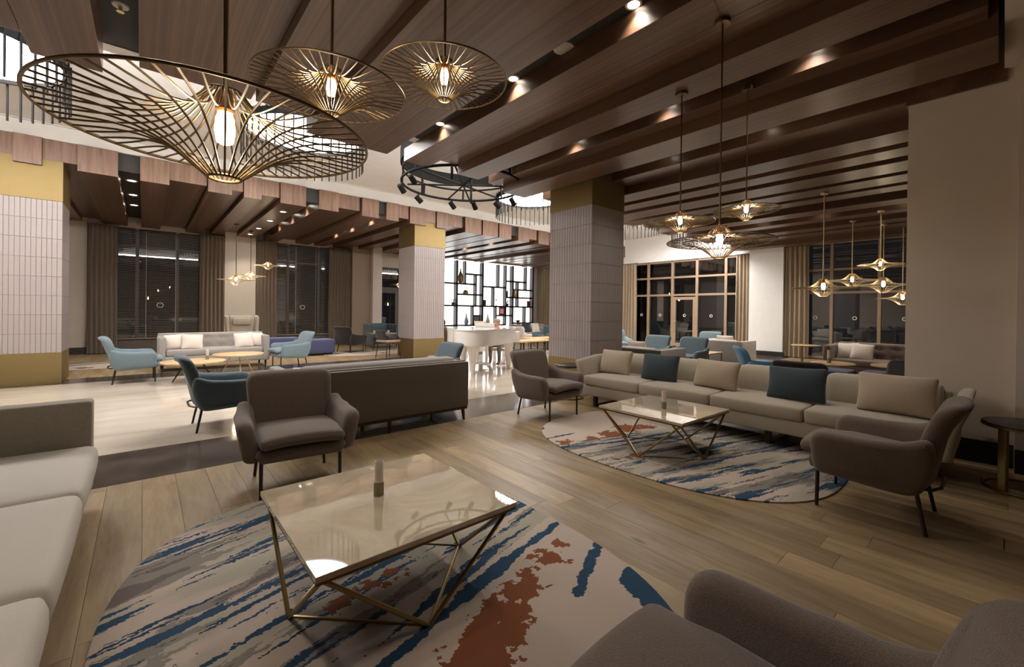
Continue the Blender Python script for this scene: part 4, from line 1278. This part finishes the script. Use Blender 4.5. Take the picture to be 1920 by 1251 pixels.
def box_table(x, y, w_, d_, h, label, top=None):
    t = thing('brass_table', label, 'table', (x, y, 0), 0, 'brass framed tables')
    obj('table_top', MB().rbox((0, 0, h - .012), (w_, d_, .024), .003, seg=[1, 1, 1]), top or M['brass_pale'], t)
    for a in (-1, 1):
        for b in (-1, 1):
            obj('leg', MB().tube((a * (w_ / 2 - .03), b * (d_ / 2 - .03), h - .024), (a * (w_ / 2 - .03), b * (d_ / 2 - .03), 0), .014, n=8), M['brass'], t)
    return t
box_table(5.75, 13.3, .8, .6, .55, 'small brass table with cups in front of the blue loveseat')
def cup(x, y, z, label):
    o = obj('cup', MB().lathe([(.02, 0), (.032, .03), (.036, .075), (.032, .075), (.028, .03), (.0005, .01)], 16), M['white_paint'], None, (x, y, z))
    tag(o, label, 'cup', 'white cups on the brass table')
cup(5.52, 13.25, .55, 'white cup at the left of the small brass table')
cup(5.75, 13.3, .55, 'white cup in the middle of the small brass table')
cup(6.0, 13.28, .55, 'white cup at the right of the small brass table')

def loveseat(x, y, rz, W, fab, label, D=.84, h=.66, back=None, group='low sofas', arm=.11):
    t = thing('loveseat', label, 'sofa', (x, y, 0), rz, group)
    obj('base', MB().rbox((0, .02, .22), (W - .18, D - .06, .16), .02), fab, t, angle=80)
    obj('back_panel', MB().rbox((0, -D / 2 + .04, (h + .1) / 2), (W, .08, h - .1), .02), back or fab, t, angle=80)
    obj('back_cushion', MB().rbox((0, -D / 2 + .16, h - .15), (W - .26, .16, .34), .06, None, None, .012), fab, t, angle=80)
    for sg in (-1, 1):
        obj('arm', MB().rbox((sg * (W / 2 - arm / 2), .04, (h + .1) / 2), (arm, D - .08, h - .1), .025), fab, t, angle=80)
    for sg in (-1, 1):
        obj('seat_cushion', MB().rbox((sg * (W - .24) / 4, .08, .36), ((W - .26) / 2, D - .2, .13), .035, None, None, .01), fab, t, angle=80)
    for sx in (-1, 1):
        for sy in (-1, 1):
            obj('leg', MB().tube((sx * (W / 2 - .07), sy * (D / 2 - .07), .14), (sx * (W / 2 - .07), sy * (D / 2 - .07), 0), .024, .016, 8), M['dark_wood'], t)
    return t
loveseat(6.2, 14.3, PI, .95, M['deepblue_fab'], 'slate blue loveseat before the glazed entrance door', h=.80)
# ---- right side room
M['white_sofa'] = fabric('ivory_grey_wool', srgb(198, 188, 180), srgb(216, 206, 197), 320)
loveseat(7.06, 4.72, -PI / 2, 1.7, M['white_sofa'], 'pale sofa with dark back right behind the long beige sofa', .95, .66, M['sofa_back'])
loveseat(10.75, 4.50, -PI / 2, 1.05, M['white_sofa'], 'pale sofa with grey back near the white pillar', .95, .66, M['stone_fab'])
pillow(7.0, 4.55, .62, .40, .32, .12, -PI / 2, .4, M['white_fab'], 'ivory pillow lying on the pale sofa behind the long sofa', 'ivory pillows on pale sofas')
pillow(10.72, 4.5, .62, .40, .32, .12, -PI / 2, .4, M['white_fab'], 'ivory pillow lying on the pale sofa near the white pillar', 'ivory pillows on pale sofas')
armchair(10.6, 7.6, PI - .7, M['blue_fab'], 'dusty blue armchair just right of the big tiled column', GU)
armchair(8.55, 5.25, PI / 2, M['blue_fab'], 'dusty blue armchair back left of two above the pale sofa', GU)
armchair(8.6, 4.42, PI / 2, M['blue_fab'], 'dusty blue armchair back right of two above the pale sofa', GU)
armchair(11.75, 5.5, PI / 2, M['blue_fab'], 'dusty blue armchair rising behind the pale sofa by the white pillar', GU)
armchair(7.27, 2.44, -2.6, M['bright_blue'], 'bright blue armchair between the pale sofa and the dark chair back', GU)
box_table(9.65, 4.6, .7, .7, .42, 'brass table with a candle between the two pale sofas', M['light_wood'])
candle(9.6, 4.55, .42, 1.3, 'candle holder on the brass table between the two pale sofas')
round_table(9.2, 8.2, .5, .35, M['light_wood'], M['brass_pale'], 'round pale table at the foot of the blue chair beside the big column', 'right side round tables', 'wood_table')
tufted_sofa(10.65, .95, PI / 2, 2.9, M['mauve_fab'], 'long taupe tufted sofa under the right windows', .70, 2, 10)
GS = 'white pillows on the taupe tufted sofa'
pillow(10.68, 2.06, .585, .36, .32, .13, PI / 2, .3, M['white_fab'], 'white pillow in the left corner of the taupe tufted sofa', GS, .05)
pillow(10.55, 1.82, .585, .36, .33, .13, PI / 2, .34, M['white_fab'], 'white pillow overlapping the corner pillow on the taupe sofa', GS, -.06)
GT = 'pale oval tables by the taupe sofa'
round_table(9.45, 2.05, .43, .42, M['light_wood'], M['brass_pale'], 'oval pale wood table with a candle before the taupe sofa', GT, 'wood_table', 3, .8)
round_table(9.55, 1.15, .46, .42, M['light_wood'], M['brass_pale'], 'larger oval pale wood table farther right before the taupe sofa', GT, 'wood_table', 3, .9)
candle(9.4, 2.1, .43, 1.4, 'candle holder on the oval table before the taupe sofa')
ottoman(8.6, 1.98, .62, .75, .40, 'violet blue ottoman left of the pair before the taupe sofa', GO)
ottoman(8.75, 1.18, .62, .70, .40, 'violet blue ottoman right of the pair before the taupe sofa', GO)
_c = armchair(6.62, 1.72, -PI / 2, M['black_fab'], 'black chair back showing above the teal pillow of the long sofa', 'black armchairs')
_c.scale = (1, 1, .9)
_c = armchair(7.2, .84, PI / 2 - .3, M['black_fab'], 'black armchair with blue seat at the beige wall edge', 'black armchairs', seat=M['blue_fab'])
_c.scale = (1, 1, .9)

# ---- beyond the piano
tufted_sofa(12.4, 13.2, PI, 2.0, M['stone_fab'], 'grey tufted sofa far behind the piano, right of the shelf', .78, 2, 6)
pillow(11.85, 13.0, .62, .42, .4, .13, PI, .3, M['teal_fab'], 'dark cushion on the far grey sofa behind the piano', 'cushions on the far grey sofa')
pillow(12.35, 13.0, .62, .42, .4, .13, PI, .3, M['white_fab'], 'white cushion on the far grey sofa behind the piano', 'cushions on the far grey sofa')
armchair(9.6, 10.9, -PI / 2 + .5, M['white_sofa'], 'ivory armchair at the right end of the white piano', 'ivory armchairs')
armchair(7.6, 12.0, -PI / 2, M['beige_fab'], 'beige armchair between the tiled column and the piano', 'ivory armchairs')
armchair(11.1, 11.2, PI / 2, M['deepblue_fab'], 'teal armchair far behind the taupe chair near the big column', GU)
def bench(x, y, L, label):
    t = thing('long_bench', label, 'bench', (x, y, 0), 0, 'yellow topped benches')
    obj('bench_top', MB().rbox((0, 0, .42), (L, .45, .06), .02), M['light_wood'], t, angle=80)
    for a in (-1, 1):
        for b in (-1, 1):
            obj('leg', MB().tube((a * (L / 2 - .1), b * .17, .39), (a * (L / 2 - .1), b * .17, 0), .025, n=8), M['black_metal'], t)
bench(8.75, 9.45, 1.2, 'pale bench table right of the piano, nearer')
bench(9.9, 10.2, 1.3, 'pale bench table right of the piano, farther')

# ---- white grand piano, tail towards the camera
def piano(cx, cy, rz):
    t = thing('grand_piano', 'white lacquered grand piano with closed lid on the marble floor', 'piano', (cx, cy, 0), rz)
    # local: keyboard side at +x, tail at -x, width along y
    out = [(.62, -.72), (.62, .72), (.10, .72)]
    for k in range(1, 9):
        u = k / 8
        out.append((.10 - .75 * u, .72 - .62 * (u * u * (3 - 2 * u))))
    for k in range(1, 9):
        q = PI / 2 + PI * k / 8
        out.append((-.65 + .36 * math.cos(q) * .95, -.31 + .41 * math.sin(q)))
    def scaled(s):
        return [(x * s, y * s) for x, y in out]
    obj('case', MB().prism(scaled(1), .60, .90), M['piano'], t)
    obj('lid', MB().prism(scaled(1.015), .903, .925), M['piano'], t)
    obj('lower_moulding', MB().prism(scaled(1.008), .615, .64), M['piano'], t)
    obj('key_bed', MB().rbox((.76, 0, .64), (.30, 1.44, .07), .01, seg=[1, 1, 1]), M['piano'], t)
    for s in (-1, 1):
        obj('cheek', MB().rbox((.76, s * .69, .74), (.30, .07, .20), .03), M['piano'], t)
    obj('white_keys', MB().box(.72, .88, -.64, .64, .675, .695), M['white_paint'], t)
    bk = MB()
    for i in range(36):
        if i % 7 not in (2, 6):
            yy = -.62 + i * 1.24 / 36 + .02
            bk.box(.72, .81, yy - .006, yy + .006, .695, .71)
    o = obj('black_keys', bk, M['piano_key'], t)
    o['kind'] = 'stuff'
    obj('music_stand', MB().rbox((.45, -.02, .975), (.025, .50, .10), .01, lambda a, b, c: (a - .25 * c, b, c), [1, 4, 2]), M['piano'], t)
    for (x, y) in ((-.62, -.30), (.55, -.58), (.55, .58)):
        obj('leg', MB().lathe([(.04, 0), (.045, .05), (.04, .06), (.055, .10), (.10, .46), (.12, .52), (.12, .60)], 8, (x, y, 0)), M['piano'], t)
    ly = obj('pedal_lyre', MB().box(.36, .40, -.13, -.09, .12, .60).box(.36, .40, .09, .13, .12, .60).box(.34, .44, -.16, .16, .08, .14), M['piano'], t)
    for yy in (-.06, 0, .06):
        obj('pedal', MB().box(.43, .56, yy - .012, yy + .012, .05, .065), M['brass'], ly)
piano(5.45, 7.67, .46)
def sheetbook():
    o = obj('sheet_music', MB().rbox((0, 0, .065), (.02, .30, .13), .004, lambda a, b, c: (a - .25 * c, b, c), [1, 2, 2]), M['cream_ceramic'], None, (5.86, 8.02, .93), .46)
    tag(o, 'open pale sheet music standing on the white piano', 'sheet music')
sheetbook()
# stool
stx, sty = 6.72, 8.30
t = thing('piano_stool', 'white piano stool behind the keyboard', 'stool', (stx, sty, 0), .46)
t.scale = (.88, .88, .88)
obj('seat', MB().rbox((0, 0, .385), (.36, .6, .07), .03), M['white_fab'], t, angle=80)
for a in (-1, 1):
    for b in (-1, 1):
        obj('leg', MB().tube((a * .14, b * .25, .36), (a * .16, b * .27, 0), .02, .016, 8), M['piano'], t)

# ---- the pianist
def person(x, y, rz):
    V, E, Rr = [], [], []
    def add(p, r, par=None):
        V.append(p); Rr.append(r)
        if par is not None:
            E.append((par, len(V) - 1))
        return len(V) - 1
    # local: faces -x (towards the keys), sits at origin, z from the floor
    pel = add((0, 0, .53), .15)
    wai = add((-.04, 0, .66), .14, pel)
    che = add((-.12, 0, .80), .15, wai)
    sho = add((-.20, 0, .91), .11, che)
    nek = add((-.26, 0, .98), .055, sho)
    hd0 = add((-.31, 0, 1.03), .072, nek)
    hd1 = add((-.335, 0, 1.10), .09, hd0)
    add((-.32, 0, 1.16), .066, hd1)
    for s in (-1, 1):
        a = add((-.20, s * .18, .89), .06, sho)
        b = add((-.22, s * .24, .77), .048, a)
        c = add((-.28, s * .25, .70), .043, b)
        d = add((-.44, s * .20, .755), .031, c)
        h = add((-.51, s * .18, .757), .033, d)
        for k in range(4):
            f1 = add((-.565, s * (.155 + .018 * k), .76), .0095, h)
            add((-.60 + .008 * abs(k - 1.5), s * (.150 + .019 * k), .735), .008, f1)
        th = add((-.535, s * .14, .748), .0105, h)
        add((-.565, s * .122, .735), .009, th)
        q = add((-.05, s * .10, .53), .10, pel)
        kn = add((-.42, s * .13, .51), .07, q)
        an = add((-.40, s * .13, .12), .045, kn)
        ft = add((-.44, s * .13, .05), .042, an)
        add((-.56, s * .14, .035), .034, ft)
    me = bpy.data.meshes.new('body_cage')
    me.from_pydata(V, E, [])
    tmp = bpy.data.objects.new('body_cage', me)
    COL.objects.link(tmp)
    md = tmp.modifiers.new('skin', 'SKIN')
    sv = me.skin_vertices[0].data
    for i, r in enumerate(Rr):
        sv[i].radius = (r, r)
        sv[i].use_root = (i == 0)
    sb = tmp.modifiers.new('sub', 'SUBSURF')
    sb.levels = 2
    sb.render_levels = 2
    dg = bpy.context.evaluated_depsgraph_get()
    dg.update()
    body = bpy.data.meshes.new_from_object(tmp.evaluated_get(dg))
    bpy.data.objects.remove(tmp)
    for m_ in ('skin', 'shirt', 'trouser', 'dark_wood'):
        body.materials.append(M[m_])
    for p in body.polygons:
        c = p.center
        p.use_smooth = True
        if c.z > .985 and c.x < -.2: i = 0
        elif c.x < -.47 and c.z > .65: i = 0
        elif c.z > .62: i = 1
        elif c.z > .09: i = 2
        else: i = 3
        p.material_index = i
    t = thing('person', 'person in white playing the white grand piano, head bowed', 'person', (x, y, 0), rz)
    t.scale = (.9, .9, .9)
    link('body', body, t)
    obj('hair', MB().rbox((-.295, 0, 1.15), (.20, .185, .15), .074, lambda a, b, c: (a, b, c + .02)), M['hair'], t, angle=80)
    obj('scarf', MB().path([(-.255 + .075 * math.cos(2 * PI * k / 16), .075 * math.sin(2 * PI * k / 16), .965 + .02 * math.cos(2 * PI * k / 16)) for k in range(16)], .025, 8, True), M['red'], t)
    obj('nose', MB().tube((-.42, 0, 1.10), (-.445, 0, 1.07), .010, .015, 8), M['skin'], t)
    for s in (-1, 1):
        obj('eye', MB().lathe([(.0005, -.008), (.008, 0), (.0005, .008)], 8, (-.415, s * .033, 1.11)), M['photo'], t)
        obj('ear', MB().rbox((-.315, s * .093, 1.09), (.045, .02, .06), .009), M['skin'], t, angle=80)
    obj('mouth', MB().box(-.412, -.404, -.022, .022, 1.045, 1.052), M['red'], t)
person(6.72, 8.30, .46)

# ---- backlit display shelf
def shelf():
    t = thing('display_shelf', 'black steel grid shelf against the glowing white wall', 'shelf', (0, 0, 0))
    Y0, Y1 = YF - .28, YF - .06
    def up(x, z0, z1, th=.065):
        obj('upright', MB().box(x - th / 2, x + th / 2, Y0, Y1, z0, z1), M['black_metal'], t)
    def bd(x0, x1, z, th=.075):
        obj('shelf_board', MB().box(x0, x1, Y0, Y1, z - th / 2, z + th / 2), M['black_metal'], t)
    for x in (9.8, 10.55, 11.98, 13.85, 15.22):
        up(x, 0, 3.56, .10)
    bd(9.8, 11.6, 2.52); bd(10.55, 11.98, 2.02 + .02); bd(9.8, 15.22, 1.52); bd(9.8, 11.98, .62); bd(11.0, 11.98, 2.98)
    up(11.0, 2.52, 3.56); up(11.6, 1.52, 2.98); up(11.45, .62, 1.52); up(11.1, .1, .62)
    bd(11.98, 13.4, 2.45); up(12.95, 2.45, 3.56); up(12.65, 1.52, 2.45); up(13.4, .62, 3.56); bd(13.4, 14.75, 2.78)
    bd(12.8, 13.85, 1.08); up(12.8, .62, 1.52); bd(11.98, 13.4, .62); bd(13.4, 15.22, 1.98); up(14.2, 1.52, 2.78)
    bd(14.2, 15.22, 2.38); up(14.75, 2.38, 3.56); up(14.7, .62, 1.52); bd(13.85, 15.22, .70); up(14.35, .1, .70)
shelf()
GH = 'ornaments on the backlit shelf'
def vase(x, z, prof, mat, label, name='vase', cat='vase'):
    o = obj(name, MB().lathe(prof, 18), M[mat], None, (x, YF - .19, z))
    tag(o, label, cat, GH)
TALL = [(.05, 0), (.10, .06), (.11, .18), (.06, .32), (.03, .42), (.045, .50), (.035, .50)]
vase(10.78, 2.545, [(.06, 0), (.11, .10), (.12, .3), (.07, .45), (.03, .55), (.035, .66), (.001, .66)], 'brass', 'tall golden vase high on the shelf left column')
vase(11.05, 2.065, [(.13, 0), (.14, .06), (.10, .15), (.001, .20)], 'brass', 'golden dome ornament on the second shelf')
vase(11.12, .645, TALL, 'porcelain', 'blue and white bottle vase on the low shelf')
vase(12.35, .645, TALL, 'cream_ceramic', 'cream and gold bottle vase right of the photo frame')
vase(13.55, 1.545 + .46, [(.03, 0), (.045, .05), (.04, .25), (.015, .34), (.015, .46), (.001, .46)], 'photo', 'dark wine bottle on the right middle shelf', 'bottle', 'bottle')
vase(12.85, 1.545, [(.05, 0), (.015, .05), (.015, .25), (.04, .3), (.001, .36)], 'photo', 'thin dark candlestick left of the orchid', 'candlestick', 'candlestick')
vase(14.05, 2.005, [(.09, 0), (.12, .1), (.12, .3), (.08, .42), (.001, .44)], 'brass_pale', 'pale gold lantern on the right upper shelf', 'lantern', 'lantern')
vase(14.28, .725, [(.04, 0), (.1, .06), (.13, .12), (.11, .12), (.001, .05)], 'photo', 'small dark bowl at the low right of the shelf', 'bowl', 'bowl')
vase(9.92, .645, [(.06, 0), (.1, .1), (.08, .2), (.04, .26), (.001, .26)], 'photo', 'dark round jar at the far left of the low shelf', 'jar', 'jar')
def framed(x, z, w_, h_, fm, pm, label):
    t = thing('picture_frame', label, 'picture frame', (x, YF - .19, z), 0, GH)
    obj('frame', MB().rbox((0, 0, h_ / 2), (w_, .04, h_), .008, seg=[1, 1, 1]), M[fm], t)
    obj('print', MB().box(-w_ * .32, w_ * .32, -.024, -.020, h_ * .2, h_ * .82), M[pm], t)
framed(11.68, .645, .46, .46, 'photo', 'grout', 'black framed photograph leaning on the low shelf')
framed(13.2, 1.105, .34, .38, 'red', 'white_paint', 'red picture frame on the small middle shelf')
framed(12.12, 1.545, .22, .28, 'bronze', 'photo', 'small bronze framed box at the shelf middle')
framed(15.0, 1.545, .24, .3, 'red', 'photo', 'small red and black box at the shelf right end')
def shelf_plant(x, z, label, white):
    t = thing('potted_orchid', label, 'plant', (x, YF - .19, z), 0, GH)
    obj('pot', MB().lathe([(.06, 0), (.09, .1), (.085, .12), (.07, .11), (.001, .1)], 16), M['photo'], t)
    for k in range(7):
        a = 2 * PI * k / 7
        r = .16 + .05 * (k % 3)
        obj('leaf', MB().path([(0, 0, .1), (r * .5 * math.cos(a), r * .4 * math.sin(a), .24), (r * math.cos(a), r * .6 * math.sin(a), .3 + .04 * (k % 2))], [.006, .022, .004], 6, flat=.3), M['white_paint'] if (white and k % 2) else M['leaf'], t)
shelf_plant(10.52 - .12, 1.545, 'white orchid in a dark pot on the shelf left side', True)
shelf_plant(13.55, 1.545, 'white orchid above the red picture frame', True)
